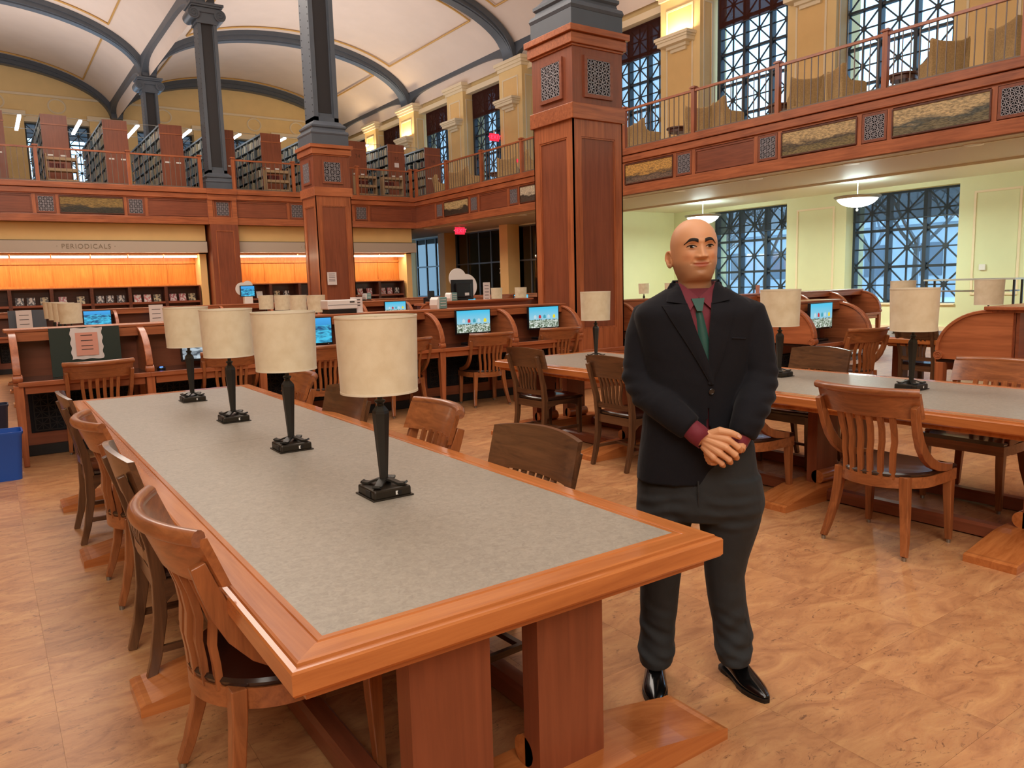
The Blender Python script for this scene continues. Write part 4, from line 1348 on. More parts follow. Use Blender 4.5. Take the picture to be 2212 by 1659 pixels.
monitor('beach', 8.08, 5.32, .776, .1, 'beach-hut monitor right of the lamp beside the man')
monitor('beach', 11.75, 8.62, .776, 0, 'pale beach-hut monitor in the desk row under the far windows')
monitor('sea', 10.4, 8.62, .776, 0, 'bluish monitor just right of the man’s shoulder')
G4 = 'chairs in the background'
chair('A', 8.20, 5.02, N_-.25, 'slat-back chair at the short carrel right of the man', G4)
chair('B', 9.62, 6.05, E_+.1, 'dark silhouetted chair at the left end of the far right table', G4)
chair('B', 9.35, 4.7, E_-.1, 'dark silhouetted chair behind the right foreground lamp', G4)
chair('B', 10.55, 3.9, W_r, 'dark chair behind the lamp at the far right', G4)
chair('A', 11.75, 8.42, N_-.3, 'pale-topped chair at the far window desk row, left one', G4)
chair('A', 12.95, 8.45, N_-.3, 'pale-topped chair at the far window desk row, right one', G4)
# ================================================================== BOOKSTACKS ON THE FAR GALLERY
def book_mat(name, per_island):
    m, nt, b = new_mat(name)
    src = nt.nodes.new('ShaderNodeNewGeometry').outputs['Random Per Island'] if per_island else nt.nodes.new('ShaderNodeObjectInfo').outputs['Random']
    r = nt.nodes.new('ShaderNodeValToRGB'); r.color_ramp.interpolation = 'CONSTANT'
    cols = [(196, 188, 164), (150, 150, 140), (180, 160, 120), (90, 100, 104), (206, 200, 184), (120, 70, 54), (160, 156, 140), (70, 84, 90), (190, 176, 140), (214, 206, 190)]
    e = r.color_ramp.elements
    e[0].position = 0; e[0].color = srgb(*cols[0]); e[1].position = .95; e[1].color = srgb(*cols[-1])
    for k, c in enumerate(cols[1:-1]):
        x = e.new((k+1)/10); x.color = srgb(*c)
    nt.links.new(src, r.inputs['Fac']); nt.links.new(r.outputs['Color'], b.inputs['Base Color'])
    b.inputs['Roughness'].default_value = .6
    MATS[name] = m
book_mat('books', True); book_mat('book', False)
book_src = []
for w_, h_ in ((.034, .25), (.045, .28), (.026, .23), (.055, .26)):
    m = MB(); m.prism([(0, -w_/2), (.19, -w_/2), (.19, w_/2), (0, w_/2), (-.006, w_/4), (-.006, -w_/4)], 'z', 0, h_)
    book_src.append((w_, meshof(m, 'book')))
simple('shelfsteel', srgb(120, 130, 136), .5)
emit('stacklight', (.95, .97, 1.0, 1), 7.0)
STX = [-1.05, .70, 2.46, 4.24, 6.00, 7.78, 9.51, 11.27, 13.00, 14.72, 16.44]
nbook = 0
for i, x in enumerate(STX):
    root = thing('bookstack', '%s wooden-ended bookstack from the left on the far gallery' % ['leftmost', 'second', 'third', 'fourth', 'fifth', 'sixth', 'seventh', 'eighth', 'ninth', 'tenth', 'eleventh'][i], 'bookshelf', (x, 29.5, GZ), 0, 'bookstacks on the far gallery')
    L = 6.2
    MB().box(-.375, -.04, 0, .375, .0, 2.43).build('end_panel', 'panel_z', root)
    MB().box(-.39, -.055, 2.10, .39, .005, 2.14).build('end_moulding', 'wood_x', root)
    MB().box(-.37, 0, 2.36, .37, L, 2.42).build('canopy_top', 'shelfsteel', root)
    MB().box(-.02, 0, 0, .02, L, 2.36).build('spine_panel', 'irondark', root)
    if i in (8, 9, 10):
        text('range_number', {8: '34', 9: '35', 10: '36'}[i], .2, 'darkwood_x', (0, -.043, 1.85), (pi/2, 0, 0), root)
    for s in (-1, 1):
        o = MB().box(s*.10, -.052, 1.12, s*.26, -.04, 1.17).build('label_holder', 'white', root)
    for z in (.12, .50, .88, 1.26, 1.64, 2.02):
        MB().box(-.37, .02, z-.02, .37, L, z).build('shelf', 'shelfsteel', root)
    for k in range(0, 8):
        MB().box(-.372, k*.88, 0, -.345, k*.88+.03, 2.38).build('upright', 'shelfsteel', root)
    bb = MB(); rnd = random.Random(i+50)
    for z in (.12, .50, .88, 1.26, 1.64, 2.02):
        y = .06; cnt = 0
        while y < L-.1:
            w_, src = book_src[rnd.randrange(4)]
            if rnd.random() < .03: y += rnd.uniform(.1, .3); continue
            h_ = rnd.uniform(.20, .30)
            if y < .40 and nbook < 285 and z < 2.0 and i > 0:
                o = inst('book', src, None, (x-.365, 29.5+y+w_/2, GZ+z+.001), (0, 0, 0), (1, 1, h_/.26))
                tag(o, 'upright library book at the near end of a gallery bookstack shelf', 'book', 'books on the gallery stacks'); nbook += 1
                y += w_+.004
            else:
                ww = rnd.uniform(.03, .07)
                bb.box(-.36+rnd.uniform(0, .02), y, z, -.15, y+ww, z+h_); y += ww+.003
    o = bb.build('books', 'books', root); o['kind'] = 'stuff'
    if i < 10:
        lr = thing('stack_light', 'slim lit strip light over the aisle right of the %s gallery bookstack' % ['leftmost', 'second', 'third', 'fourth', 'fifth', 'sixth', 'seventh', 'eighth', 'ninth', 'tenth'][i], 'light', (x+.88, 30.4, 7.42), 0, 'aisle lights of the stacks')
        MB().box(-.05, 0, 0, .05, 2.6, .05).build('tube', 'stacklight', lr)
        MB().box(-.055, -.03, .05, .055, 2.63, .07).build('housing', 'steelgrey', lr)
        MB().box(-.62, 0, -.06, -.58, .02, .085).box(.58, 0, -.06, .62, .02, .085).box(-.6, 0, .07, .6, .02, .085).box(-.6, 2.5, .07, .6, 2.52, .085).build('support_wires', 'steelgrey', lr)['kind'] = 'stuff'
o = MB().box(-.1, -.006, -.09, .1, 0, .09).build('notice', 'paper'); o.location = (14.72, 29.455, 6.55); tag(o, 'white notice on the bookstack end panel numbered 35', 'notice')

# book carts
def make_cart():
    root = thing('book_cart', 'x', 'cart')
    for sx in (-1, 1):
        m = MB(); m.tube([(sx*.42, -.16, .08), (sx*.42, -.16, .98), (sx*.42, -.12, 1.04), (sx*.42, .12, 1.04), (sx*.42, .16, .98), (sx*.42, .16, .08)], .015, 8); m.build('end_loop', 'beigecart', root, smooth=60)
        MB().box(sx*.40, -.15, .12, sx*.415, .15, .95).build('end_sheet', 'beigecart', root)
    for z in (.16, .50, .84):
        m = MB(); m.box(-.40, -.18, z, .40, .18, z+.012); m.box(-.40, -.19, z, .40, -.17, z+.09); m.build('tray', 'beigecart', root)
    for sx in (-1, 1):
        for sy in (-1, 1):
            m = MB(); m.cyl((sx*.36-.012, sy*.13, .05), (sx*.36+.012, sy*.13, .05), .05, 12); m.build('caster', 'black', root)
    return root
cart0 = make_cart()
simple('redbook', srgb(104, 40, 34), .6)
rb_src = meshof(MB().box(-.02, -.09, 0, .02, .09, .24), 'redbook')
for k, (x, lab) in enumerate(((2.48, 'beige book cart behind the railing at the far left'), (9.35, 'beige book cart left of the far pier on the gallery'),
                              (12.85, 'beige book cart in front of the bookstack numbered 34'), (14.0, 'beige book cart near the gallery corner post'), (.3, 'beige book cart at the left edge of the gallery'))):
    o = cart0 if k == 0 else copy_tree(cart0)
    o.location = (x, 28.55, GZ); o['label'] = lab; o['group'] = 'book carts on the gallery'
    for j in range(7):
        b_ = inst('cart_book', rb_src, None, (x-.30+j*.06, 28.57, GZ+.515)); tag(b_, 'dark red book on the cart '+lab.replace('beige book cart ', ''), 'book', 'books on cart %d' % k)

# ================================================================== GALLERY ARMCHAIRS
def make_armchair():
    root = thing('armchair', 'x', 'armchair')
    MB().box(-.36, -.30, .14, .36, .36, .34).build('base', 'armfabric', root, bevel=.03)
    MB().box(-.27, -.22, .34, .27, .38, .46).build('seat_cushion', 'armfabric', root, bevel=.04)
    N = 12; rings = []
    for k in range(N+1):
        u = -1+2*k/N; x = .40*u
        zt = .93+.11*abs(u)**3; f = .10*abs(u)**3
        rings.append([(x, -.26+f*.6, .16), (x, -.38+f, zt-.02), (x, -.36+f, zt), (x, -.26+f, zt-.01), (x, -.20+f*.6, .70), (x, -.16+f*.6, .34)])
    MB().loft(rings).build('back', 'armfabric', root, smooth=50, bevel=.01)
    for s in (-1, 1):
        m = MB(); m.prism([(-.28, .16), (.36, .16), (.36, .60), (.30, .64), (0, .66), (-.10, .72), (-.22, .98), (-.30, 1.0)], 'x', s*.28, s*.41); m.build('arm', 'armfabric', root, bevel=.03)
        for y in (-.24, .30):
            m = MB(); m.bar([(s*.32, y, .15), (s*.32, y*1.05, 0)], [.05, .03], [.05, .03], (1, 0, 0)); m.build('leg', 'darkwood_x', root)
    return root
ac = make_armchair()
spots = [(6.55, -.5), (7.75, .9), (9.80, -.55), (10.75, .75), (12.95, -.5), (13.85, .8), (15.75, -.45), (16.7, .7), (22.5, .7), (24.9, -.5), (25.85, .5), (27.3, -.45), (21.1, -.5)]
names = ['at the right edge of the gallery', 'second from the right edge of the gallery', 'third from the right edge, left of a round table', 'fourth from the right edge of the gallery, above a city painting',
         'fifth from the right edge, right of a railing post', 'sixth from the right edge, behind a railing post', 'nearest right of the big pier', 'just right of the big pier, half hidden',
         'left of the big pier, high grey-backed one', 'in the middle of the far railing stretch', 'left one of the back-to-back pair by the far window', 'nearest the gallery corner', 'directly behind the big pier']
for k, ((y, a), nm) in enumerate(zip(spots, names)):
    o = ac if k == 0 else copy_tree(ac)
    o.location = (15.55, y, GZ); o.scale = (.86, .86, .92); o.rotation_euler = (0, 0, -pi/2+a); o['label'] = 'tan upholstered armchair '+nm; o['group'] = 'armchairs on the right gallery'
def side_table(x, y, lab):
    r = thing('side_table', lab, 'table', (x, y, GZ), 0, 'round side tables on the gallery')
    MB().lathe([(.28, .56), (.30, .57), (.30, .60), (.29, .61)], 24).build('tabletop', 'darkwood_x', r, smooth=40)
    MB().lathe([(.25, .48), (.25, .56)], 24).build('apron', 'darkwood_x', r, smooth=40)
    MB().lathe([(.20, .16), (.20, .18)], 20).build('shelf', 'darkwood_x', r, smooth=40)
    for k in range(4):
        a = pi/4+k*pi/2
        m = MB(); m.bar([(.2*cos(a), .2*sin(a), .5), (.22*cos(a), .22*sin(a), 0)], .035, .035, (0, 0, 1) if False else (-sin(a), cos(a), 0)); m.build('leg', 'darkwood_x', r)
for x, y, lab in ((15.95, 8.75, 'round dark side table by the third armchair from the right'), (16.0, 11.75, 'round dark side table behind the railing post above a grille'), (15.8, 14.8, 'round dark side table right of the big pier'), (15.9, 23.7, 'round dark side table on the gallery left of the big pier')):
    side_table(x, y, lab)

# ================================================================== WALL UPLIGHTS, PENDANTS, DOWNLIGHTS, EXIT SIGNS
def sconce(x, y, lab, lit):
    r = thing('wall_uplight', lab, 'light', (x, y, 9.30), 0, 'plaster uplights on the right wall')
    m = MB(); m.box(-.10, -.34, -.22, 0, .34, -.12); m.box(-.20, -.44, -.12, 0, .44, -.02); m.build('bracket', 'offwhite', r)
    m = MB(); m.box(-.40, -.66, -.02, 0, .66, .10); m.box(-.44, -.70, .10, 0, .70, .17); m.box(-.48, -.74, .17, 0, .74, .27); m.build('trough', 'offwhite', r, bevel=.008)
    if lit:
        l = bpy.data.lights.new('uplight_bulb', 'AREA'); l.shape = 'RECTANGLE'; l.size, l.size_y = .3, 1.1; l.energy = 90; l.color = (1, .72, .40)
        lo = bpy.data.objects.new('uplight_bulb', l); col.objects.link(lo); lo.location = (x-.24, y, 9.60); lo.rotation_euler = (pi, radians(-18), 0)
for x, y, lab, lit in ((20.0, 18.65, 'lit plaster uplight glowing above the right gallery beside the big pier', True), (20.0, 28.6, 'unlit plaster uplight on the wall pier left of the big pier', False),
                       (20.0, 38.6, 'lit plaster uplight on the far wall pier near the stacks', True), (20.12, 33.6, 'unlit plaster uplight between two far upper windows', False),
                       (20.12, 43.6, 'lit plaster uplight farthest along the right wall', True), (20.12, 13.775, 'unlit plaster uplight at the top edge between the near upper windows', False),
                       (20.12, 23.625, 'plaster uplight hidden behind the big pier', False)):
    sconce(x, y, lab, lit)
emit('bowlglass', (.93, 1.0, .95, 1), 6.0)
for k, (x, y, lab) in enumerate(((17.8, 10.8, 'white glass bowl pendant in front of the right lower window'), (18.05, 15.9, 'white glass bowl pendant above the man’s head'), (17.8, 5.6, 'white glass bowl pendant beyond the right edge'))):
    r = thing('pendant_lamp', lab, 'lamp', (x, y, 3.78), 0, 'glass bowl pendants')
    MB().cyl((0, 0, 0), (0, 0, -.42), .012, 8).build('rod', 'steelgrey', r)
    MB().lathe([(.02, -.36), (.16, -.37), (.46, -.375), (.53, -.36), (.54, -.375), (.50, -.42), (.47, -.43), (.46, -.40)], 40).build('rim', 'pewter', r, smooth=40)
    MB().lathe([(.47, -.415), (.44, -.47), (.36, -.54), (.25, -.59), (.12, -.62), (.02, -.625)], 40).build('bowl', 'bowlglass', r, smooth=60)
    MB().lathe([(.012, -.62), (.012, -.66), (.025, -.68), (.02, -.72), (.008, -.73)], 12).build('finial', 'pewter', r, smooth=50)
    l = bpy.data.lights.new('pendant_bulb', 'POINT'); l.energy = 90; l.color = (.80, 1.0, .96); l.shadow_soft_size = .3
    lo = bpy.data.objects.new('pendant_bulb', l); col.objects.link(lo); lo.location = (x, y, 3.62)
    l = bpy.data.lights.new('pendant_down', 'AREA'); l.shape = 'DISK'; l.size = .8; l.energy = 125; l.color = (.84, 1.0, .88)
    lo = bpy.data.objects.new('pendant_down', l); col.objects.link(lo); lo.location = (x, y, 3.12)
emit('downlens', (1.0, .9, .66, 1), 5.0)
for k, (x, y, lit) in enumerate(((14.85, 27.2, 1), (14.98, 23.3, 1), (15.03, 21.0, 1), (15.02, 14.02, 1), (14.99, 11.63, 1), (14.95, 9.23, 1), (14.92, 6.85, 0), (15.0, 18.7, 1), (15.0, 16.4, 1))):
    r = thing('downlight', ['downlight at the corner below the two galleries', 'downlight right of the red exit sign under the gallery', 'downlight just left of the big pier', 'downlight nearest right of the big pier', 'second downlight right of the big pier under the painting', 'third downlight right of the big pier', 'unlit dark downlight near the right edge', 'downlight behind the big pier', 'downlight at the right flank behind the big pier'][k], 'light', (x, y, 3.775), 0, 'recessed downlights in the gallery soffit')
    MB().lathe([(.13, 0), (.16, .0), (.16, .02), (.13, .02)], 24).build('trim_ring', 'white', r, smooth=40)
    MB().lathe([(.128, .004), (.128, .018)], 24).build('lens', 'downlens' if lit else 'black', r)
emit('exitred', (1.0, .04, .10, 1), 2.4)
emit('exitface', (1.0, .03, .08, 1), .9, (.4, .02, .04, 1))
def exit_sign(loc, s, lab):
    r = thing('exit_sign', lab, 'sign', loc)
    MB().box(-.20*s, -.02, -.13*s, .20*s, .02, .13*s).build('housing', 'exitface', r)
    text('lettering', '<EXIT', .19*s, 'exitred', (0, -.024, 0), (pi/2, 0, 0), r)
    MB().box(-.03, -.015, .13*s, .03, .015, .24*s).build('bracket', 'white', r)
exit_sign((15.35, 25.6, 3.60), 1.05, 'red illuminated exit sign hanging under the gallery')
exit_sign((19.7, 29.55, 8.1), 1.25, 'red illuminated exit sign on the upper gallery wall')
o = MB().box(-.03, -.05, -.07, 0, .05, .07).build('fire_alarm', 'exitface'); o.location = (20.0, 28.2, 6.9); tag(o, 'small red alarm on the upper wall pier', 'alarm')

# ================================================================== PERIODICALS SHELVING
def mag_mat(name, c1, c2, seed):
    m, nt, b = new_mat(name)
    tc = nt.nodes.new('ShaderNodeTexCoord'); mp = nt.nodes.new('ShaderNodeMapping'); mp.inputs['Location'].default_value = (seed, seed*2, 0)
    nt.links.new(tc.outputs['Generated'], mp.inputs['Vector'])
    n = nt.nodes.new('ShaderNodeTexNoise'); n.inputs['Scale'].default_value = 3.0; n.inputs['Detail'].default_value = 2
    nt.links.new(mp.outputs[0], n.inputs['Vector'])
    r = nt.nodes.new('ShaderNodeValToRGB'); r.color_ramp.elements[0].position = .47; r.color_ramp.elements[1].position = .53
    r.color_ramp.elements[0].color = srgb(*c1); r.color_ramp.elements[1].color = srgb(*c2)
    nt.links.new(n.outputs['Fac'], r.inputs['Fac']); nt.links.new(r.outputs['Color'], b.inputs['Base Color'])
    b.inputs['Roughness'].default_value = .35
    MATS[name] = m
mag_mat('mag0', (225, 215, 210), (190, 110, 120), 1); mag_mat('mag1', (220, 214, 208), (60, 50, 54), 2)
mag_mat('mag2', (216, 130, 130), (230, 220, 214), 3); mag_mat('mag3', (206, 190, 150), (90, 80, 70), 4); mag_mat('mag4', (236, 232, 228), (228, 224, 220), 5)
def shelf_unit(x0, w_, lab):
    r = thing('periodical_shelf', lab, 'shelf', (x0, 27.98, 0), 0, 'periodical shelf units')
    MB().box(0, 0, 1.755, w_, .56, 1.79).build('top', 'wood_x', r, bevel=.004)
    for x in (0, w_-.05): MB().box(x, 0, 0, x+.05, .56, 1.755).build('side', 'darkwood_x', r)
    MB().box(.05, .53, 0, w_-.05, .56, 1.755).build('back', 'darkwood_x', r)
    for z in (.08, .62, 1.20): MB().box(.05, .02, z, w_-.05, .53, z+.03).build('shelf', 'darkwood_x', r)
    MB().box(.05, .0, 1.20, w_-.05, .02, 1.27).build('shelf_lip', 'panel_x', r)
mags = {0: [(.2, 'mag4', 'blank white'), (.5, 'mag4', 'second blank white')], 1: [(.2, 'mag1', 'dark-topped'), (.5, 'mag1', 'second dark-topped'), (.85, 'mag3', 'tan')], 2: [(.25, 'mag0', 'pink-edged'), (.75, 'mag3', 'brownish')],
        3: [(.2, 'mag1', 'black-figured'), (.48, 'mag1', 'grey'), (.8, 'mag1', 'white and black')], 4: [(.2, 'mag2', 'pink'), (.5, 'mag2', 'rose'), (.8, 'mag3', 'olive')], 5: [(.2, 'mag0', 'reddish'), (.5, 'mag0', 'striped'), (.8, 'mag3', 'portrait')],
        6: [(.3, 'mag1', 'small dark'), (.7, 'mag4', 'white')], 7: [(.25, 'mag3', 'pale'), (.6, 'mag1', 'grey-white')], 10: [(.3, 'mag2', 'pink-covered'), (.7, 'mag0', 'white-pink')], 11: [(.2, 'mag2', 'red and white'), (.5, 'mag0', 'white portrait'), (.82, 'mag1', 'black')]}
units = [(-.42+1.112*k, 1.112) for k in range(6)]+[(7.6+1.08*k, 1.08) for k in range(6)]
on = ['first', 'second', 'third', 'fourth', 'fifth', 'sixth']
mag_src = MB().box(-.11, -.004, 0, .11, .004, .285)
for k, (x0, w_) in enumerate(units):
    place = '%s bay from the left of the periodicals shelves %s the wooden pilaster' % (on[k % 6], 'left of' if k < 6 else 'right of')
    shelf_unit(x0, w_, place)
    for dx, mt, d in mags.get(k, []):
        m = MB(); m.box(-.11, -.004, 0, .11, .004, .285); o = m.build('magazine', mt)
        o.location = (x0+.05+dx*(w_-.1), 28.2, 1.232); o.rotation_euler = (radians(-14), 0, 0)
        tag(o, '%s magazine in the %s' % (d, place.split(' of the periodicals')[0]+' '+('left' if k < 6 else 'right')+' of the pilaster'), 'magazine', 'displayed magazines')

# ================================================================== SMALL THINGS ON THE DESKS
o = thing('notice_board', 'dark green board standing on the left desk, carrying a pink notice', 'board', (.78, 8.40, .777))
MB().box(-.30, -.006, 0, .30, .006, .46).build('board', 'darkgreen', o); 
MB().box(-.28, .0, 0, -.26, .12, .01).build('foot', 'darkgreen', o)
n_ = thing('pink_notice', 'crumpled pink notice with taped white border on the dark green board', 'notice', (.79, 8.385, .93), 0)
m = MB()
def crumple(u, v_):
    return (-.135+.27*u+.006*sin(v_*21), -.004*sin(u*17+v_*9)*.8, .30*v_+.004*sin(u*13))
m.grid(crumple, 16, 16); m.build('border', 'paper', n_, smooth=180)
MB().box(-.095, -.007, .035, .095, -.0055, .255).build('sheet', 'pinkpaper', n_)
for z in (.225, .175, .125, .09): MB().box(-.05, -.0085, z, .05, -.0072, z+.007).build('print_line', 'ink', n_)
def paper_sign(x, y, z, w_, h_, lab, lines=3, mt='paper'):
    r = thing('standing_sign', lab, 'sign', (x, y, z))
    MB().box(-w_/2, -.003, .0, w_/2, .003, h_).build('sheet', mt, r)
    MB().box(-w_/2, -.03, 0, w_/2, .03, .006).build('stand', 'white', r)
    for k in range(lines): MB().box(-w_*.3, -.0045, h_*(.8-.18*k), w_*.3, -.003, h_*(.8-.18*k)+.012).build('print_line', 'ink', r)
paper_sign(3.74, 8.74, 1.241, .155, .185, 'white standing sign with small print next to the printer')
paper_sign(.645, 17.98, .777, .27, .50, 'white sign with a small monitor drawing at the far left')
MB().box(-.32, -.01, 0, .32, .01, .50).build('grey_board', 'iron'); bpy.data.objects['grey_board'].location = (.70, 18.05, .777); tag(bpy.data.objects['grey_board'], 'grey board behind the white sign at the far left', 'board')
paper_sign(3.06, 17.95, .777, .28, .52, 'white sheet left of the farthest foreground lampshade', 4)
paper_sign(9.34, 14.5, 1.19, .18, .39, 'tall white printed sign beside the dark monitor', 5)
nt_ = thing('pier_notice', 'white printed notice taped to the far wooden pier', 'notice', (7.16, 18.155, 1.63))
MB().box(-.12, -.003, 0, .12, 0, .31).build('sheet', 'paper', nt_)
for z in (.26, .21, .17, .13, .09): MB().box(-.08, -.005, z, .08, -.0035, z+.012).build('print_line', 'ink', nt_)
def paper_tent(x, y, z, s, lab):
    r = thing('paper_tent', lab, 'sign', (x, y, z), .25, 'teal paper tents')
    m = MB(); pts = []
    m.prism([(-.085*s, 0), (-.06*s, 0), (-.05*s, .145*s), (-.065*s, .15*s), (-.09*s, .12*s), (-.10*s, .05*s)], 'y', -.07*s, .07*s); m.build('side', 'white', r)
    m = MB(); m.prism([(-.06*s, -.07*s), (.08*s, -.075*s), (.085*s, .07*s), (-.06*s, .07*s)], 'z', 0, .148*s); m.build('body', 'teal', r, bevel=.008)
    for k in range(3): MB().box(-.04*s, -.078*s, (.11-.035*k)*s, .06*s, -.074*s, (.118-.035*k)*s).build('print_line', 'white', r)
paper_tent(4.87, 8.72, 1.241, 1, 'teal and white paper tent on the near ledge left of the middle screen')
paper_tent(7.42, 12.78, 1.241, 1.05, 'teal and white paper tent just behind the nearest one')
paper_tent(8.15, 17.95-.9+1.3, 1.241, 1.0, 'small teal paper tent farthest behind the other two')
pr = thing('printer', 'white printer on the near ledge behind the lampshades', 'printer', (3.54, 8.80, 1.241))
MB().box(-.19, -.12, .05, .19, .12, .16).build('body', 'white', pr, bevel=.01); MB().box(-.17, -.125, .0, .17, .11, .05).build('tray', 'black', pr)
MB().box(-.185, -.122, .10, .185, -.119, .104).build('seam', 'iron', pr); MB().box(.09, -.123, .125, .15, -.119, .14).build('panel', 'black', pr)
ds = thing('service_counter', 'wooden service counter carrying the dark monitor', 'counter', (8.4, 14.2, 0))
MB().box(-.75, -.1, 0, 1.35, .45, 1.12).build('body', 'panel_x', ds); MB().box(-.8, -.15, 1.12, 1.4, .5, 1.17).build('top', 'wood_x', ds, bevel=.006)
mb_ = thing('rear_facing_monitor', 'large black monitor seen from behind on the service counter', 'monitor', (8.55, 14.25, 1.171), .08)
MB().box(-.29, -.02, .05, .29, .02, .48).build('housing', 'blackplastic', mb_, bevel=.012); MB().box(-.20, -.07, .10, .20, -.02, .40).build('rear_bulge', 'blackplastic', mb_, bevel=.02)
MB().box(-.10, -.08, 0, .10, .08, .06).build('foot', 'blackplastic', mb_, bevel=.01); MB().box(.02, -.074, .14, .13, -.0705, .20).build('sticker', 'white', mb_)
cl = thing('cloud_sign', 'white cloud-shaped sign behind the black monitor', 'sign', (9.6, 15.1+.9, 1.2))
m = MB()
pts = []
for k in range(28): a = radians(-75)+k/27*radians(300-20); pts.append((.02+.30*cos(a)+.10, .30+.30*sin(a)))
m.prism([(p_[0], p_[1]) for p_ in pts], 'y', -.01, .01); m.build('lobe', 'white', cl)
m = MB(); m.prism([(-.12+.24*cos(2*pi*k/24), .50+.24*sin(2*pi*k/24)) for k in range(24)], 'y', -.012, .008); m.build('lobe', 'white', cl)
MB().box(-.05, -.02, -.03, .05, .02, .1).build('stand', 'white', cl)
ph = thing('desk_phone', 'black desk telephone left of the large black monitor', 'telephone', (7.85, 14.3, 1.171), .2)
MB().prism([(-.12, 0), (.12, 0), (.12, .12), (.04, .13), (-.12, .05)], 'x', -.16, .16).build('body', 'blackplastic', ph); MB().box(-.06, .06, .12, .10, .10, .26).build('display', 'irondark', ph)
ks = thing('info_kiosk', 'blue-screened information kiosk in front of the wooden pilaster', 'kiosk', (6.72, 24.0, 0))
MB().box(-.12, -.10, 0, .12, .10, 1.36).build('post', 'white', ks); MB().box(-.22, -.04, 1.36, .22, .04, 1.70).build('housing', 'blackplastic', ks)
MB().box(-.20, -.045, 1.38, .20, -.04, 1.68).build('screen', 'screen_sea', ks)
m = MB(); m.prism([(-.14+.20*cos(2*pi*k/24), 1.60+.20*sin(2*pi*k/24)) for k in range(24)], 'y', .05, .06); m.prism([(.04+.15*cos(2*pi*k/24), 1.70+.15*sin(2*pi*k/24)) for k in range(24)], 'y', .062, .07); m.build('round_sign', 'white', ks)
# bins
def bin_(x, y, s, mt, lab, logo):
    r = thing('waste_bin', lab, 'bin', (x, y, 0))
    def rr(hx, hy, z, n=6):
        pts = []
        for cx, cy, a0 in ((hx-.04, hy-.04, 0), (-hx+.04, hy-.04, pi/2), (-hx+.04, -hy+.04, pi), (hx-.04, -hy+.04, 3*pi/2)):
            for k in range(n): a = a0+k/(n-1)*pi/2; pts.append((cx+.04*cos(a), cy+.04*sin(a), z))
        return pts
    m = MB(); m.loft([rr(.155*s, .115*s, 0), rr(.185*s, .14*s, .38*s), rr(.195*s, .15*s, .40*s), rr(.195*s, .15*s, .415*s), rr(.183*s, .138*s, .415*s), rr(.150*s, .11*s, .02)], True, True); m.build('body', mt, r, smooth=40)
    if logo:
        lg = MB()
        for k in range(3):
            a = pi/2+k*2*pi/3; b_ = a-2*pi/3
            c0 = Vector((cos(a), sin(a)))*.058; c1 = Vector((cos(b_), sin(b_)))*.058
            d = (c1-c0).normalized(); nrm = Vector((-d.y, d.x))
            p0, p1 = c0+d*.022, c1-d*.036
            poly = [p0+nrm*.014, p1+nrm*.014, p1+nrm*.026, c1-d*.008, p1-nrm*.026, p1-nrm*.014, p0-nrm*.014]
            lg.prism([(q.x, q.y+.24) for q in poly], 'y', -.1335, -.1315)
        o = lg.build('recycling_symbol', 'white', r); o.rotation_euler = (radians(-4), 0, 0)
bin_(-.02, 7.72, 1.0, 'binblue', 'blue recycling bin with white arrows at the left edge', True)
bin_(-.05, 10.1, .9, 'bindark', 'dark blue bin behind the blue recycling bin', False)
chair('A', -.38, 9.0, N_+.4, 'tan slat-back chair at the left edge behind the recycling bin', G4)
# thermostat and standing reading shelf under the far windows
o = MB().box(-.03, -.07, -.07, 0, .07, .07).build('thermostat', 'white'); o.location = (19.99, 8.84, 1.62); tag(o, 'small white thermostat on the pale green wall panel', 'thermostat')
rs = thing('reading_stand', 'slim-legged standing shelf against the pale green wall at the far right', 'shelf', (19.0, 8.6, 0))
MB().box(-.25, -1.0, 1.32, .25, 1.0, 1.36).build('upper_shelf', 'steelgrey', rs); MB().box(-.25, -.9, 1.06, .25, .9, 1.09).build('lower_shelf', 'pewter', rs)
for y in (-.96, .96):
    for x in (-.2, .2): MB().box(x-.02, y-.02, 0, x+.02, y+.02, 1.34).build('leg', 'bronze', rs)
mm_ = thing('mouse', 'black computer mouse glowing blue on the left desk', 'mouse', (1.42, 8.32, .777))
MB().lathe([(.04, 0), (.042, .012), (.03, .03), (.01, .036)], 16).build('shell', 'blackplastic', mm_, smooth=60)
emit('bluelight', (.05, .15, 1, 1), 4.0)
MB().box(-.02, -.035, .02, .01, -.028, .03).build('light', 'bluelight', mm_)
ot = thing('desk_outlet', 'black outlet box on the back of the left desk', 'outlet', (.60, 8.69, .85))
MB().box(-.04, -.02, 0, .04, 0, .12).build('plate', 'black', ot); MB().box(-.025, -.024, .02, .025, -.02, .10).build('sockets', 'irondark', ot)
sg = MB().box(-.055, -.003, 0, .055, .003, .15).build('red_leaflet', 'pinkpaper'); sg.location = (11.55, 8.88, 1.241); tag(sg, 'small reddish leaflet standing on the desk row before the far window', 'leaflet')
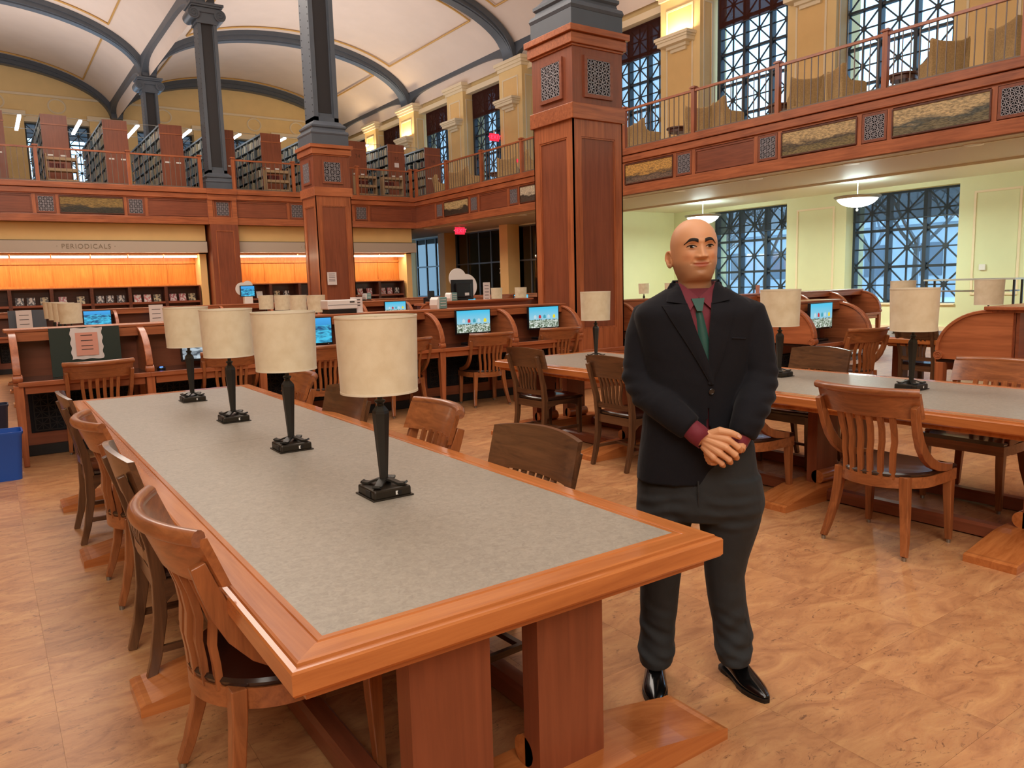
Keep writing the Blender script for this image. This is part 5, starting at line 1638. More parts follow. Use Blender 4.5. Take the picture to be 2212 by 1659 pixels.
# ================================================================== THE STANDING MAN
def cubic(xs, ys, x):
    n = len(xs)
    if x <= xs[0]: return ys[0]
    if x >= xs[-1]: return ys[-1]
    i = max(k for k in range(n-1) if xs[k] <= x)
    h = xs[i+1]-xs[i]; t = (x-xs[i])/h
    def sl(k):
        if k == 0: return (ys[1]-ys[0])/(xs[1]-xs[0])
        if k == n-1: return (ys[-1]-ys[-2])/(xs[-1]-xs[-2])
        return (ys[k+1]-ys[k-1])/(xs[k+1]-xs[k-1])
    m0, m1 = sl(i)*h, sl(i+1)*h
    return (2*t**3-3*t*t+1)*ys[i]+(t**3-2*t*t+t)*m0+(-2*t**3+3*t*t)*ys[i+1]+(t**3-t*t)*m1
def sstep(a, b_, x):
    t = min(1, max(0, (x-a)/(b_-a))); return t*t*(3-2*t)
man = thing('person', 'standing man in a dark blazer, maroon shirt and green tie with clasped hands', 'person', (2.09, 1.85, 0), radians(-48.49))
AX = Vector((-.015, .045, 0))
TW = Matrix.Translation(AX) @ Matrix.Rotation(radians(14), 4, 'Z')           # torso frame
HM = Matrix.Translation((-.020, .035, 1.532)) @ Matrix.Rotation(radians(17), 4, 'Z') @ Matrix.Rotation(radians(-2), 4, 'Y')
def obj_remesh(mb, name, mat, parent, voxel, smooth_it=0):
    o = mb.build(name, mat, None)
    md = o.modifiers.new('r', 'REMESH'); md.mode = 'VOXEL'; md.voxel_size = voxel
    if smooth_it:
        sm = o.modifiers.new('s', 'SMOOTH'); sm.iterations = smooth_it; sm.factor = .5
    dg = bpy.context.evaluated_depsgraph_get()
    me = bpy.data.meshes.new_from_object(o.evaluated_get(dg))
    bpy.data.objects.remove(o)
    me.shade_smooth()
    o2 = bpy.data.objects.new(name, me); col.objects.link(o2); o2.parent = parent
    if not me.materials: me.materials.append(MATS[mat])
    return o2
# ---- head
ZW = [-.14, -.05, -.02, 0, .012, .03, .05, .07, .10, .13, .155, .178, .196, .208, .2145, .2175]
WW = [.058, .059, .0590, .0565, .0590, .0665, .0725, .0755, .0785, .0795, .0755, .0665, .0525, .0370, .0215, .0]
ZF = [-.14, -.05, -.02, -.006, .002, .012, .03, .05, .07, .10, .118, .136, .16, .18, .196, .208, .2145, .2175]
FF = [-.035, -.040, -.044, -.052, -.068, -.080, -.087, -.090, -.0905, -.0915, -.0920, -.0960, -.0925, -.0815, -.066, -.046, -.026, 0]
ZB = [-.14, -.05, 0, .03, .06, .09, .12, .15, .178, .196, .208, .2145, .2175]
BB = [.085, .075, .068, .072, .084, .094, .099, .096, .083, .066, .046, .026, 0]
def feat(x, z):
    def G(x0, z0, sx, sz): return math.exp(-((abs(x)-x0)/sx)**2-((z-z0)/sz)**2)
    d = 0
    if z > .07:
        t = min(1, max(0, (.128-z)/(.128-.085)))
        h = .004+.0225*t**1.2; s = .0080+.0065*t
        d += h*math.exp(-(x/s)**2)*sstep(.0735, .0815, z)*sstep(.150, .122, z)
        d += .0105*G(.0155, .0820, .0065, .0060)-.0035*G(.0085, .0755, .0045, .0025)
    d += -.0085*G(.031, .1185, .016, .0095)+.0060*G(.031, .1165, .0125, .0075)
    d += -.0022*G(.031, .1275, .014, .0022)
    d += .0042*G(.030, .137, .020, .0065)
    d += -.0028*G(.031, .1065, .014, .0030)
    d += .0055*G(.043, .088, .016, .014)
    zm = .0560+2.6*x*x
    if abs(x) < .040:
        k = sstep(.032, .024, abs(x))
        d += k*(.0042*math.exp(-((z-zm-.0050)/.0038)**2)+.0052*math.exp(-((z-zm+.0058)/.0046)**2)*math.exp(-(x/.021)**2)-.0052*math.exp(-((z-zm)/.0017)**2))
        d += -.0022*math.exp(-((abs(x)-.0305)/.004)**2-((z-zm)/.005)**2)
    # folds from nose to mouth corners
    if .054 < z < .086:
        xl = .019+.017*(.084-z)/.028
        d += -.0026*math.exp(-((abs(x)-xl)/.0032)**2)*sstep(.054, .060, z)*sstep(.088, .080, z)
    d += .0052*G(0, .021, .017, .010)-.0030*G(0, .0365, .018, .0045)
    d += .003*G(0, .066, .014, .006)*0
    return d
def head_pt(phi, z):
    w_, f_, b_ = cubic(ZW, WW, z), cubic(ZF, FF, z), cubic(ZB, BB, z)
    c_, s_ = cos(phi), sin(phi)
    e = .92
    sx = math.copysign(abs(s_)**e, s_); cx = math.copysign(abs(c_)**e, c_)
    x = w_*sx
    y = f_*cx if c_ > 0 else -b_*cx
    if c_ > .15:
        y -= feat(x, z)*sstep(.15, .5, c_)
    return Vector((x, y, z))
def face_y(x, z):
    w_ = cubic(ZW, WW, z)
    s_ = min(.999, abs(x)/w_)**(1/.92)
    phi = math.asin(s_)*(1 if x >= 0 else -1)
    return head_pt(phi, z).y
body = MB(HM)
rows = []
zs = [-.14+.01*k for k in range(9)]+[-.05+.0022*k for k in range(1, 108)]
zs = [z for z in zs if z < .186]+[.2175-.0315*cos(k/16*pi/2)**1.6 if False else .186+.0313*sin(k/16*pi/2) for k in range(17)]
for z in zs:
    rows.append([tuple(head_pt(2*pi*k/180, z)) for k in range(180)])
body.loft(rows)
for s in (-1, 1):   # ears
    m = Matrix.Translation((s*.0745, .020, .081)) @ Matrix.Rotation(s*radians(-16), 4, 'Z') @ Matrix.Rotation(radians(-8), 4, 'X')
    def E(a, b_, t): return m @ Vector((s*t*.8, b_*.92, a*.92))
    path = []
    for k in range(33):
        a = 2*pi*k/32
        path.append(E(.030*cos(a)*(1 if cos(a) > 0 else 1.02), .0165*sin(a)*(1.08 if cos(a) > 0 else .72)+.006, .010+.005*sin(a)))
    body.tube(path, .0042, 8, caps=False)
    N = 20
    r0 = [tuple(E(.028*cos(2*pi*k/N), .014*sin(2*pi*k/N)*(1.08 if cos(2*pi*k/N) > 0 else .72)+.006, -.004)) for k in range(N)]
    r1 = [tuple(E(.030*cos(2*pi*k/N), .016*sin(2*pi*k/N)*(1.08 if cos(2*pi*k/N) > 0 else .72)+.006, .0085)) for k in range(N)]
    body.loft([r0, r1])
    body.tube([E(-.020, .004, .008), E(-.027, .003, .009), E(-.029, .001, .007)], [.006, .0065, .005], 8)
    body.tube([E(.004, -.004, .006), E(-.006, -.005, .008), E(-.012, -.001, .007)], .004, 6)
body.M = Matrix()
# ---- hidden skeleton, arms and hands
SH_L, EL_L, WR_L = Vector((-.195, .065, 1.405)), Vector((-.214, .015, 1.165)), Vector((.012, -.158, .992))     # image left
SH_R, EL_R, WR_R = Vector((.178, .085, 1.405)), Vector((.205, .040, 1.165)), Vector((.125, -.145, .960))      # image right
body.tube([(-.018, .07, 1.45), (-.016, .06, 1.2), (-.012, .06, .84)], [.040, .03, .03], 12)
body.tube([(-.018, .07, 1.40), (-.1, .07, 1.41), SH_L, (EL_L+SH_L)/2, EL_L, (EL_L+WR_L)/2, WR_L], [.03, .03, .03, .028, .028, .028, .027], 12)
body.tube([(-.018, .07, 1.40), (.1, .08, 1.41), SH_R, (EL_R+SH_R)/2, EL_R, (EL_R+WR_R)/2, WR_R], [.03, .03, .03, .028, .028, .028, .026], 12)
body.tube([(-.012, .06, .86), (-.09, .06, .80), (-.135, .05, .45), (-.160, .06, .06)], .024, 10)
body.tube([(-.012, .06, .86), (.07, .06, .80), (.095, .09, .45), (.120, .135, .06)], .024, 10)
W0 = Vector((.022, -.155, .988))
fing = [((.094, -.178, .998), (.127, -.176, .973), (.134, -.150, .956), (.126, -.128, .948), .0105),
        ((.086, -.184, .973), (.117, -.182, .948), (.123, -.156, .932), (.114, -.132, .926), .0108),
        ((.069, -.182, .951), (.098, -.180, .929), (.103, -.155, .915), (.094, -.132, .911), .0103),
        ((.048, -.174, .934), (.075, -.172, .913), (.080, -.150, .902), (.072, -.130, .899), .0092)]
offs = [(.004, 0, .020), (.002, -.002, .006), (0, 0, -.008), (-.004, .004, -.022)]
for (kn, pip, dip, tip, r), of in zip(fing, offs):
    kn, pip, dip, tip = map(Vector, (kn, pip, dip, tip))
    b0 = W0+Vector(of)
    body.tube([b0-(kn-b0)*.15, b0, b0+(kn-b0)*.5, kn, kn+(pip-kn)*.12], [.016, .0165, .0155, .0125, .0115], 12)
    body.tube([b0+Vector((0, .012, 0)), kn+Vector((0, .010, 0))], [.016, .012], 10)
    body.tube([kn, kn+(pip-kn)*.5, pip, pip+(dip-pip)*.5, dip, tip], [r*1.14, r*.98, r*1.08, r*.94, r*.92, r*.78], 12)
    body.tube([tip, tip+(tip-dip).normalized()*.004], [r*.78, r*.5], 12)
th = [Vector(v) for v in ((.030, -.150, 1.005), (.068, -.168, 1.026), (.104, -.176, 1.021), (.124, -.172, 1.011), (.134, -.168, 1.004))]
body.tube(th, [.019, .0150, .0118, .0112, .0078], 12)
body.tube([(.045, -.155, 1.000), (.075, -.166, 1.008)], [.018, .010], 10)
# left hand underneath
body.tube([WR_R, (.095, -.140, .955), (.065, -.145, .950)], [.027, .028, .024], 12)
for dz, dx in ((.012, 0), (-.004, .002), (-.018, .006), (-.030, .012)):
    body.tube([(.075, -.140, .945+dz*.6), (.050, -.146, .940+dz), (.030+dx, -.148, .934+dz*.8), (.018+dx, -.135, .930+dz*.7)], [.011, .0105, .0098, .008], 10)
bo = obj_remesh(body, 'body', 'paper', man, .0017, 1)
# skin colour by region (stubble, lips), read from a colour attribute
me = bo.data
ca = me.color_attributes.new('skin', 'FLOAT_COLOR', 'POINT')
inv = HM.inverted()
S0, ST, LP, WRM = (srgb(214, 158, 118), srgb(148, 112, 84), srgb(186, 108, 94), srgb(214, 146, 108))
buf = [0.0]*(4*len(me.vertices))
def mixc(a, b_, t): return tuple(a[i]*(1-t)+b_[i]*t for i in range(3))
for i, v in enumerate(me.vertices):
    p_ = inv @ v.co
    c_ = S0[:3]
    if p_.z > -.12 and v.co.z > 1.38:
        beard = sstep(.078, .050, p_.z)*sstep(.06, .02, p_.y)
        beard *= 1-.55*math.exp(-((abs(p_.x)-.0)/.02)**2-((p_.z-.056)/.012)**2)
        beard = max(beard, .75*math.exp(-(p_.x/.022)**2-((p_.z-.069)/.005)**2)*(1 if p_.y < -.05 else 0))
        c_ = mixc(c_, ST, .62*min(1, beard))
        if p_.y < -.06:
            zm = .0560+2.6*p_.x**2
            lip = sstep(.030, .024, abs(p_.x))*(sstep(zm-.0125, zm-.0085, p_.z)*sstep(zm+.0095, zm+.0065, p_.z))
            lip *= sstep(.0, .004, .0105-abs(p_.x)*.30-abs(p_.z-zm)*.5)
            c_ = mixc(c_, LP, .8*lip)
            c_ = mixc(c_, WRM, .6*math.exp(-((abs(p_.x)-.043)/.018)**2-((p_.z-.085)/.014)**2))
            c_ = mixc(c_, (.20, .10, .07), .38*math.exp(-((abs(p_.x)-.031)/.016)**2-((p_.z-.1085)/.006)**2))
    buf[4*i:4*i+4] = [c_[0], c_[1], c_[2], 1.0]
ca.data.foreach_set('color', buf)
m, nt, b = new_mat('skin')
at = nt.nodes.new('ShaderNodeAttribute'); at.attribute_name = 'skin'
nt.links.new(at.outputs['Color'], b.inputs['Base Color'])
b.inputs['Roughness'].default_value = .50; b.inputs['Specular IOR Level'].default_value = .40
tcs = nt.nodes.new('ShaderNodeTexCoord'); ns = nt.nodes.new('ShaderNodeTexNoise'); ns.inputs['Scale'].default_value = 260; ns.inputs['Detail'].default_value = 4
nt.links.new(tcs.outputs['Object'], ns.inputs['Vector']); bs = nt.nodes.new('ShaderNodeBump'); bs.inputs['Strength'].default_value = .18; bs.inputs['Distance'].default_value = .001
nt.links.new(ns.outputs['Fac'], bs.inputs['Height']); nt.links.new(bs.outputs['Normal'], b.inputs['Normal'])
b.inputs['Subsurface Weight'].default_value = .08; b.inputs['Subsurface Radius'].default_value = (.006, .002, .001)
me.materials.clear(); me.materials.append(m)
# ---- eyes and brows
simple('eyewhite', srgb(206, 190, 180), .25, coat=.3); simple('iris', srgb(34, 20, 14), .15, coat=.6); simple('hair', srgb(26, 18, 15), .8, bump=.6, bscale=400)
for s in (-1, 1):
    def patch(x0, x1, zt, zb, off, n=14, m_=5):
        mb = MB(HM)
        def P(u, v_):
            x = x0+(x1-x0)*u; z = zb(u)+(zt(u)-zb(u))*v_
            return (s*x, face_y(s*x, z)-off(u, v_), z)
        mb.grid(P, n, m_); return mb
    e_ = patch(.0165, .0460, lambda u: .1165+.0048*sin(pi*u)**.8+.0012*u, lambda u: .1163-.0034*sin(pi*u)+.0012*u, lambda u, v_: .0004+.0016*sin(pi*u)*sin(pi*v_)).build('eye', 'eyewhite', man, smooth=180)
    patch(.0255, .0375, lambda u: .1170+.0046*sin(pi*(.3+.4*u)), lambda u: .1164-.0033*sin(pi*(.3+.4*u)), lambda u, v_: .0022+.0006*sin(pi*u)*sin(pi*v_), 10, 5).build('iris', 'iris', e_, smooth=180)
    ln = MB(HM); ln.tube([(s*(.0155+.0330*t), face_y(s*(.0155+.0330*t), .1170)-.0020-.0014*sin(pi*t), .1163+.0054*sin(pi*min(1, t))**.8+.0012*t) for t in [k/14 for k in range(15)]], [.0007+.0013*sin(pi*k/14) for k in range(15)], 6)
    ln.build('eyelashes', 'hair', e_, smooth=60)
    patch(.0115, .0560, lambda u: .1345+.0105*sin(pi*min(1, u*.80+.16))-.0085*sstep(.6, 1, u)+.003*(1-u), lambda u: .1258+.0105*sin(pi*min(1, u*.80+.12))-.0045*sstep(.6, 1, u), lambda u, v_: .0009+.0014*sin(pi*v_), 18, 4).build('eyebrow', 'hair', man, smooth=180)
nl = MB(); nl.loft([[(.1225+.0095*k+.0, -.1835+.0012*k-(.0018 if a else 0), 1.0165-.0060*k+(.0058 if j else -.0058)*(1-.15*k)) for j, a in ((0, 0), (0, 1), (1, 1), (1, 0))] for k in (0, .5, 1.0)])
simple('nail', srgb(232, 184, 164), .25); nl.build('thumbnail', 'nail', man, smooth=60)

# ---- clothing
TR = [(.800, .212, .125, .150), (.87, .207, .128, .142), (.95, .197, .130, .130), (1.03, .188, .130, .122), (1.12, .184, .130, .116), (1.21, .188, .130, .114), (1.30, .200, .128, .116), (1.37, .212, .120, .116), (1.42, .218, .112, .108), (1.450, .196, .095, .098), (1.475, .152, .080, .090), (1.497, .112, .070, .084), (1.515, .085, .062, .080), (1.530, .072, .052, .076)]
TZ = [r[0] for r in TR]
def tsec(z): return tuple(cubic(TZ, [r[k] for r in TR], z) for k in (1, 2, 3))
def tpt(phi, z, inset=0):
    w_, f_, b_ = tsec(z); e = .86
    c_, s_ = cos(phi), sin(phi)
    return Vector(((w_-inset)*math.copysign(abs(s_)**e, s_), (-(f_-inset) if c_ > 0 else (b_-inset))*abs(c_)**e, z))
def ty(x, z, inset=0):
    w_, f_, b_ = tsec(z)
    s_ = min(.999, abs(x)/(w_-inset))**(1/.86)
    return -(f_-inset)*cos(math.asin(s_))**.86
def cloth(name, c, rough, bump, bscale, sheen=.3, fold=0, fscale=6):
    m, nt, b = new_mat(name)
    b.inputs['Roughness'].default_value = rough; b.inputs['Sheen Weight'].default_value = sheen; b.inputs['Sheen Roughness'].default_value = .4
    b.inputs['Specular IOR Level'].default_value = .25
    tc = nt.nodes.new('ShaderNodeTexCoord')
    n = nt.nodes.new('ShaderNodeTexNoise'); n.inputs['Scale'].default_value = bscale; n.inputs['Detail'].default_value = 3
    nt.links.new(tc.outputs['Object'], n.inputs['Vector'])
    r = nt.nodes.new('ShaderNodeValToRGB'); r.color_ramp.elements[0].color = tuple(x*.8 for x in c[:3])+(1,); r.color_ramp.elements[1].color = tuple(x*1.2 for x in c[:3])+(1,)
    nt.links.new(n.outputs['Fac'], r.inputs['Fac']); nt.links.new(r.outputs['Color'], b.inputs['Base Color'])
    n2 = nt.nodes.new('ShaderNodeTexNoise'); n2.inputs['Scale'].default_value = fscale; n2.inputs['Detail'].default_value = 2; n2.inputs['Distortion'].default_value = .5
    nt.links.new(tc.outputs['Object'], n2.inputs['Vector'])
    b1 = nt.nodes.new('ShaderNodeBump'); b1.inputs['Strength'].default_value = bump; b1.inputs['Distance'].default_value = .001
    nt.links.new(n.outputs['Fac'], b1.inputs['Height'])
    b2 = nt.nodes.new('ShaderNodeBump'); b2.inputs['Strength'].default_value = fold; b2.inputs['Distance'].default_value = .03
    nt.links.new(n2.outputs['Fac'], b2.inputs['Height']); nt.links.new(b1.outputs['Normal'], b2.inputs['Normal'])
    nt.links.new(b2.outputs['Normal'], b.inputs['Normal'])
    MATS[name] = m
cloth('blazer', srgb(20, 20, 26), .9, .3, 500, .06, .22, 9)
cloth('maroon', srgb(112, 40, 52), .65, .1, 600, .1, .25, 14)
cloth('tiegreen', srgb(46, 84, 76), .45, .2, 700, .1)
cloth('trouser', srgb(48, 50, 52), .85, .25, 600, .04, .35, 8)
simple('shoeleather', srgb(10, 10, 11), .16, coat=.6)
simple('button', srgb(30, 28, 28), .25, coat=.5)
# trousers: pelvis and two legs fused into one surface
def ering(c_, rx, ry, z, n=32, tilt=0):
    return [(c_[0]+rx*cos(2*pi*k/n), c_[1]+ry*sin(2*pi*k/n), z) for k in range(n)]
t = MB()
t.loft([ering((-.012, .055), .205, .130, .95), ering((-.010, .058), .214, .140, .86), ering((-.004, .060), .228, .148, .76), ering((.0, .060), .226, .145, .70), ering((0, .06), .18, .12, .66)])
t.loft([ering((-.105, .055), .118, .130, .80), ering((-.122, .052), .112, .122, .70), ering((-.132, .048), .098, .108, .60), ering((-.140, .046), .082, .092, .48), ering((-.145, .050), .076, .086, .40), ering((-.150, .055), .072, .082, .30), ering((-.156, .056), .067, .080, .20), ering((-.158, .050), .067, .086, .150), ering((-.158, .044), .074, .094, .125), ering((-.160, .040), .066, .090, .100), ering((-.160, .038), .062, .088, .072)])
t.loft([ering((.092, .060), .128, .132, .82), ering((.112, .062), .124, .126, .72), ering((.108, .070), .108, .114, .62), ering((.098, .082), .084, .098, .50), ering((.094, .092), .074, .088, .42), ering((.104, .104), .072, .084, .32), ering((.122, .112), .071, .082, .22), ering((.130, .110), .076, .086, .175), ering((.128, .106), .070, .084, .150), ering((.130, .100), .074, .092, .128), ering((.132, .098), .064, .088, .100), ering((.134, .094), .062, .086, .078)])
def folds(o, amp, f):
    for v in o.data.vertices:
        f(v)
tro = obj_remesh(t, 'trousers', 'trouser', man, .007, 6)
for v in tro.data.vertices:
    p_ = v.co
    if p_.y < .06:
        k = sstep(.60, .66, p_.z)*sstep(.80, .74, p_.z)
        v.co.y += .0035*k*(sin((p_.z+.10*abs(p_.x+.01))*130+1.1*sin(p_.x*21))+.5*sin(p_.z*71+p_.x*23))*sstep(.0, .08, abs(p_.x+.01))
        k2 = sstep(.36, .22, p_.z)*sstep(.08, .12, p_.z)
        cx = -.152 if p_.x < -.01 else .115
        v.co.y += .0050*k2*(sin(p_.z*62+(p_.x-cx)*46*(1 if p_.x < 0 else -1)+(0 if p_.x < 0 else 1.3))+.6*sin(p_.z*121+(p_.x-cx)*60))
        v.co.x += .0016*k2*sin(p_.z*70+(.9 if p_.x < 0 else 0))
MB().tube([(-.004+.010*(.83-z), -.098+.02*sstep(.80, .70, z), z) for z in (.83, .79, .75, .71)], .003, 6).build('fly_seam', 'trouser', tro)
# jacket: torso shell and sleeves
j = MB(TW)
j.loft([[tuple(tpt(2*pi*k/72, z)) for k in range(72)] for z in [.80+.02*i for i in range(36)]+[1.51, 1.52, 1.53]])
j.M = Matrix()
def sleeve(S_, E_l, W_, side):
    up_ = Vector((S_.x*.93, S_.y, S_.z+.004))
    cuff = E_l+(W_-E_l)*.80
    pts = [up_+Vector((-.03*side, 0, .012)), up_, S_+(E_l-S_)*.3, S_+(E_l-S_)*.65, E_l+Vector((0, .004, .02)), E_l+(cuff-E_l)*.18+Vector((0, -.012, -.008)), E_l+(cuff-E_l)*.5+Vector((0, -.030, 0)), E_l+(cuff-E_l)*.8+Vector((0, -.018, 0)), cuff]
    j.tube(pts, [.050, .062, .066, .064, .063, .062, .056, .050, .045], 28)
    return cuff
cufL = sleeve(SH_L, EL_L, WR_L, -1); cufR = sleeve(SH_R, EL_R, WR_R, 1)
jk = obj_remesh(j, 'blazer', 'blazer', man, .0065, 5)
Ti = TW.inverted()
def vleft(z): return cubic([1.17, 1.21, 1.35, 1.50, 1.54], [.020, .016, -.036, -.074, -.084], z)
def vright(z): return cubic([1.17, 1.21, 1.35, 1.50, 1.54], [.020, .022, .022, .044, .052], z)
bm = bmesh.new(); bm.from_mesh(jk.data)
kill = []
for f in bm.faces:
    c_ = Ti @ f.calc_center_median()
    if c_.y < -.02 and c_.z > 1.17 and vleft(c_.z) < c_.x < vright(c_.z): kill.append(f)
    elif c_.z > 1.498 and (c_.x/.105)**2+((c_.y-.005)/.10)**2 < 1.0: kill.append(f)
    elif c_.y < -.05 and .93 < c_.z < 1.10 and abs(c_.x-.012) < .011*(1.10-c_.z)/.15 and (f.calc_center_median()-Vector((.02, -.12, c_.z))).length < .08: kill.append(f)
    elif c_.z < .808: kill.append(f)
bmesh.ops.delete(bm, geom=kill, context='FACES')
bm.to_mesh(jk.data); bm.free()
for v in jk.data.vertices:
    p_ = v.co
    k = sstep(1.0, 1.05, p_.z)*sstep(1.30, 1.18, p_.z)*(sstep(.15, .22, abs(p_.x+.01)))
    v.co.x += .0035*k*sin(p_.z*120+p_.y*30)
sd = jk.modifiers.new('thick', 'SOLIDIFY'); sd.thickness = .004; sd.offset = 1
# shirt body, collar, tie
sh = MB(TW)
sh.loft([[tuple(tpt(2*pi*k/64, z, .012)) for k in range(64)] for z in [.95+.03*i for i in range(19)]+[1.505]], True, False)
shirt = sh.build('shirt', 'maroon', man, smooth=180)
c2 = MB(TW)
ringz = []
for rr_, dz in ((.0, 0), (.006, .022), (.003, .040), (-.004, .040), (-.006, 0)):
    ringz.append([((.070+rr_)*sin(a), -(.054+rr_)*cos(a)+.006 if cos(a) > 0 else -(.076+rr_)*cos(a)+.0, 1.488+dz-(.064*max(0, cos(a))**1.3 if dz > 0 else .05*max(0, cos(a)))) for a in [2*pi*k/48 for k in range(48)]])
c2.loft(ringz, True, False); c2.build('collar_band', 'maroon', shirt, smooth=60)
def flap(pts4, name, mat, parent, off, thick, n=10):
    """pts4: corner (x,z) a,b,c,d; surface follows the torso front"""
    mb = MB(TW)
    def P(u, v_, o_):
        a, b_, c_, d = pts4
        x = (a[0]*(1-u)+b_[0]*u)*(1-v_)+(d[0]*(1-u)+c_[0]*u)*v_
        z = (a[1]*(1-u)+b_[1]*u)*(1-v_)+(d[1]*(1-u)+c_[1]*u)*v_
        return (x, ty(x, min(z, 1.528), .0)-o_, z)
    mb.grid(lambda u, v_: P(u, v_, off+thick), n, n)
    k0 = len(mb.v)
    mb.grid(lambda u, v_: P(u, v_, off), n, n)
    N = n+1
    edge = [i for i in range(N)]+[i*N+n for i in range(1, N)]+[n*N+i for i in range(n-1, -1, -1)]+[i*N for i in range(n-1, 0, -1)]
    for i in range(len(edge)):
        a, b_ = edge[i], edge[(i+1) % len(edge)]
        mb.f.append((a, b_, b_+k0, a+k0))
    return mb.build(name, mat, parent, smooth=40)
flap([(-.068, 1.527), (-.012, 1.474), (-.046, 1.430), (-.076, 1.508)], 'collar_wing', 'maroon', shirt, -.004, .005)
flap([(.060, 1.527), (-.010, 1.474), (.028, 1.434), (.066, 1.508)], 'collar_wing', 'maroon', shirt, -.004, .005)
tie = flap([(-.038, 1.470), (.008, 1.472), (-.006, 1.428), (-.024, 1.428)], 'tie', 'tiegreen', man, -.008, .016)
tb = MB(TW); N = 16
ringt = []
for k in range(N+1):
    z = 1.434-.25*k/N; t_ = k/N
    cxx = -.015+.036*t_; w_ = .0105+.021*t_**.8
    y0 = ty(cxx, z, .012)-.002
    ringt.append([(cxx-w_, y0+.004, z), (cxx-w_*.5, y0-.004, z), (cxx, y0-.006, z), (cxx+w_*.5, y0-.004, z), (cxx+w_, y0+.004, z), (cxx, y0+.008, z)])
tb.loft(ringt); tb.build('blade', 'tiegreen', tie, smooth=60)
# lapels and jacket collar
def strip(inner, outer, name, off, thick, n=24, m_=8):
    mb = MB(TW)
    def P(u, v_, o_):
        i = cubicp(inner, u); o = cubicp(outer, u)
        x = i[0]*(1-v_)+o[0]*v_; z = i[1]*(1-v_)+o[1]*v_
        return (x, ty(x, min(z, 1.528), 0)-o_-.006*sin(pi*min(1, v_*1.1))*.6, z)
    mb.grid(lambda u, v_: P(u, v_, off+thick), n, m_); k0 = len(mb.v)
    mb.grid(lambda u, v_: P(u, v_, off-.004), n, m_)
    A_, B_ = n+1, m_+1
    edge = [i for i in range(A_)]+[i*A_+n for i in range(1, B_)]+[m_*A_+i for i in range(n-1, -1, -1)]+[i*A_ for i in range(m_-1, 0, -1)]
    for i in range(len(edge)):
        a, b_ = edge[i], edge[(i+1) % len(edge)]
        mb.f.append((a, b_, b_+k0, a+k0))
    return mb.build(name, 'blazer', jk, smooth=40)
def cubicp(pl_, u):
    ts = [k/(len(pl_)-1) for k in range(len(pl_))]
    return (cubic(ts, [q[0] for q in pl_], u), cubic(ts, [q[1] for q in pl_], u))
strip([(.030, 1.175), (.026, 1.21), (-.011, 1.31), (-.039, 1.39), (-.055, 1.455)], [(.018, 1.172), (-.020, 1.24), (-.070, 1.325), (-.115, 1.40), (-.140, 1.448)], 'lapel', .006, .005)
strip([(.010, 1.175), (.013, 1.21), (.014, 1.31), (.020, 1.39), (.030, 1.455)], [(.022, 1.172), (.052, 1.24), (.078, 1.325), (.100, 1.40), (.112, 1.452)], 'lapel', .004, .005)
strip([(-.056, 1.452), (-.067, 1.495), (-.073, 1.526)], [(-.122, 1.462), (-.112, 1.494), (-.095, 1.526)], 'collar', .007, .005, 12)
strip([(.031, 1.452), (.042, 1.495), (.056, 1.526)], [(.098, 1.464), (.094, 1.496), (.086, 1.526)], 'collar', .007, .005, 12)
cb = MB(TW); rg = []
for rr_, z in ((.012, 1.490), (.014, 1.515), (.004, 1.535), (-.004, 1.530), (-.004, 1.500)):
    rg.append([((.078+rr_)*cos(a), .008+(.078+rr_)*sin(a), z) for a in [-.12+(pi+.24)*k/24 for k in range(25)]])
cb.loft(rg, False, False); ob = cb.build('rear_collar', 'blazer', jk, smooth=60); ob.modifiers.new('t', 'SOLIDIFY').thickness = .004
def button(x, z, off, name='button', r=.0105, par=jk, mt='button', M=TW):
    b_ = MB(M @ Matrix.Translation((x, ty(x, z)-off, z)) @ Matrix.Rotation(pi/2, 4, 'X'))
    b_.lathe([(r*.5, 0), (r, .0), (r, .003), (r*.82, .004), (r*.7, .0028), (.0005, .0028)], 20); b_.build(name, mt, par, smooth=40)
button(.022, 1.148, .008); button(-.012, .985, .006)
button(.014, 1.005, -.010, 'shirt_button', .006, shirt, 'white')
strip([(.095, 1.335), (.150, 1.33)], [(.095, 1.327), (.150, 1.322)], 'breast_pocket', .002, .003, 8, 2)
for s, cf, EL in ((-1, cufL, EL_L), (1, cufR, EL_R)):
    dr = (cf-EL).normalized()
    for k in range(4):
        q = cf-dr*(.022+.016*k)+Vector((.0, 0, 0))
        n_ = Vector((-.62 if s < 0 else .85, -.45, -.55 if s < 0 else .15)).normalized()
        n_ = (n_-dr*n_.dot(dr)).normalized()
        b_ = MB(Matrix.Translation(q+n_*(.047+.001*k)) @ n_.to_track_quat('Z', 'Y').to_matrix().to_4x4()); b_.lathe([(.007, 0), (.007, .003), (.004, .0035), (.0005, .0025)], 14); b_.build('cuff_button', 'button', jk, smooth=40)
# shirt cuffs
for cf, WR_, r0, r1 in ((cufL, W0+Vector((-.004, 0, 0)), .036, .034), (cufR, Vector((.110, -.138, .957)), .034, .031)):
    cc = MB(); dv = (WR_-cf)
    cc.tube([cf-dv*.4, cf, cf+dv*.5, cf+dv*1.0], [r0*.95, r0, r0*1.06, r1], 24, caps=False); oc = cc.build('shirt_cuff', 'maroon', shirt, smooth=60); oc.modifiers.new('t', 'SOLIDIFY').thickness = .002
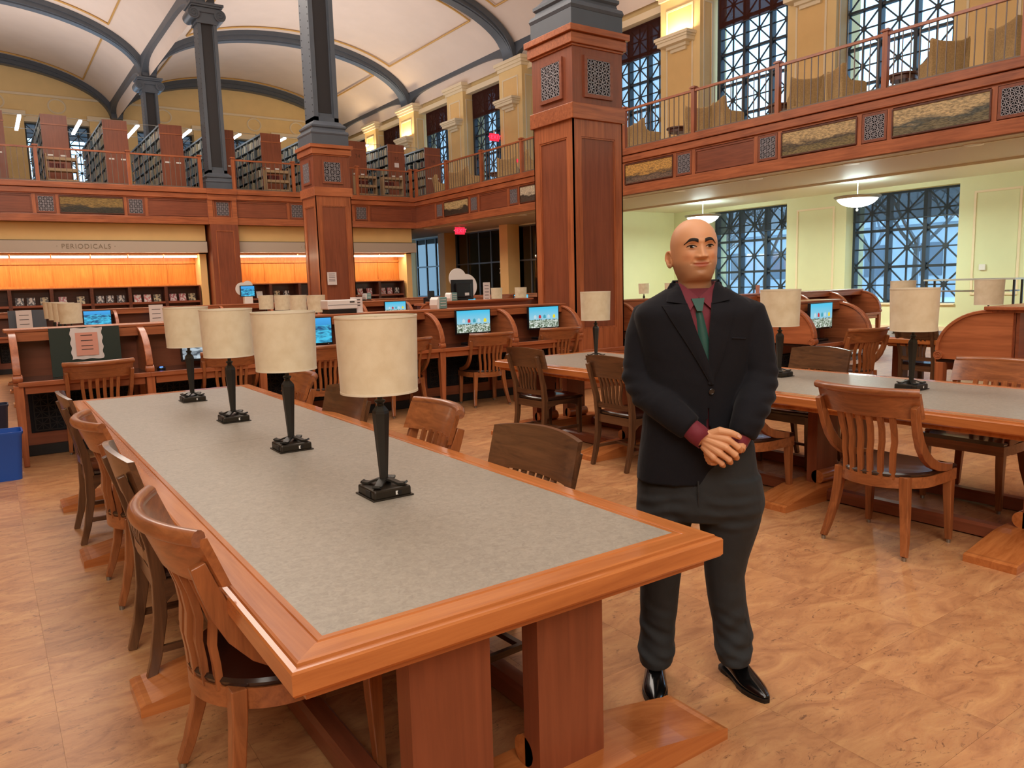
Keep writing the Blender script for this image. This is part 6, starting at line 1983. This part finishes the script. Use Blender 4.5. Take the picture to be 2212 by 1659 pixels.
# shoes
def shoe(heel, toe):
    h_, t_ = Vector((heel[0], heel[1], 0)), Vector((toe[0], toe[1], 0))
    d = (t_-h_); L = d.length; d.normalize(); s = Vector((-d.y, d.x, 0))
    Ms = Matrix(((s.x, d.x, 0, h_.x), (s.y, d.y, 0, h_.y), (0, 0, 1, 0), (0, 0, 0, 1)))
    m = MB(Ms); rings = []
    for k, (q, w_, z0, zt) in enumerate(((.0, .018, .030, .085), (.03, .032, .022, .102), (.12, .038, .020, .112), (.25, .039, .018, .112), (.36, .040, .016, .098), (.48, .043, .014, .080), (.60, .046, .013, .066), (.72, .044, .013, .056), (.83, .036, .014, .046), (.92, .025, .016, .037), (.975, .015, .018, .030), (1.0, .009, .019, .025))):
        ring = []
        for i in range(24):
            a = 2*pi*i/24; cx, sz = cos(a), sin(a)
            zc = z0+(zt-z0)*.35
            zz = zc+(zt-zc)*sz*(1 if abs(cx) > 2 else 1) if sz > 0 else zc+(zc-z0)*sz
            wfac = 1-(.35*sz if sz > 0 else .0)
            ring.append((w_*math.copysign(abs(cx)**.8, cx)*wfac, q*L, zz))
        rings.append(ring)
    m.loft(rings)
    o = m.build('shoe', 'shoeleather', man, smooth=70)
    sb = o.modifiers.new('sub', 'SUBSURF'); sb.levels = 1; sb.render_levels = 2
    so = MB(Ms)
    outl = [(.0, .022), (.03, .034), (.12, .038), (.25, .036), (.40, .038), (.55, .046), (.68, .047), (.80, .040), (.90, .029), (.97, .018), (1.005, .010)]
    poly = [(w_, q*L) for q, w_ in outl]+[(-w_, q*L) for q, w_ in reversed(outl)]
    so.prism(poly, 'z', .008, .018); so.build('sole', 'black', o)
    hp = [p_ for p_ in poly if p_[1] < .26*L]
    MB(Ms).prism(hp, 'z', 0, .012).build('heel', 'black', o)
    fp = [p_ for p_ in poly if p_[1] > .5*L]
    MB(Ms).prism(fp, 'z', 0.0, .010).build('tread', 'black', o)
shoe((-.168, .113), (-.153, -.170)); shoe((.101, .183), (.242, -.062))
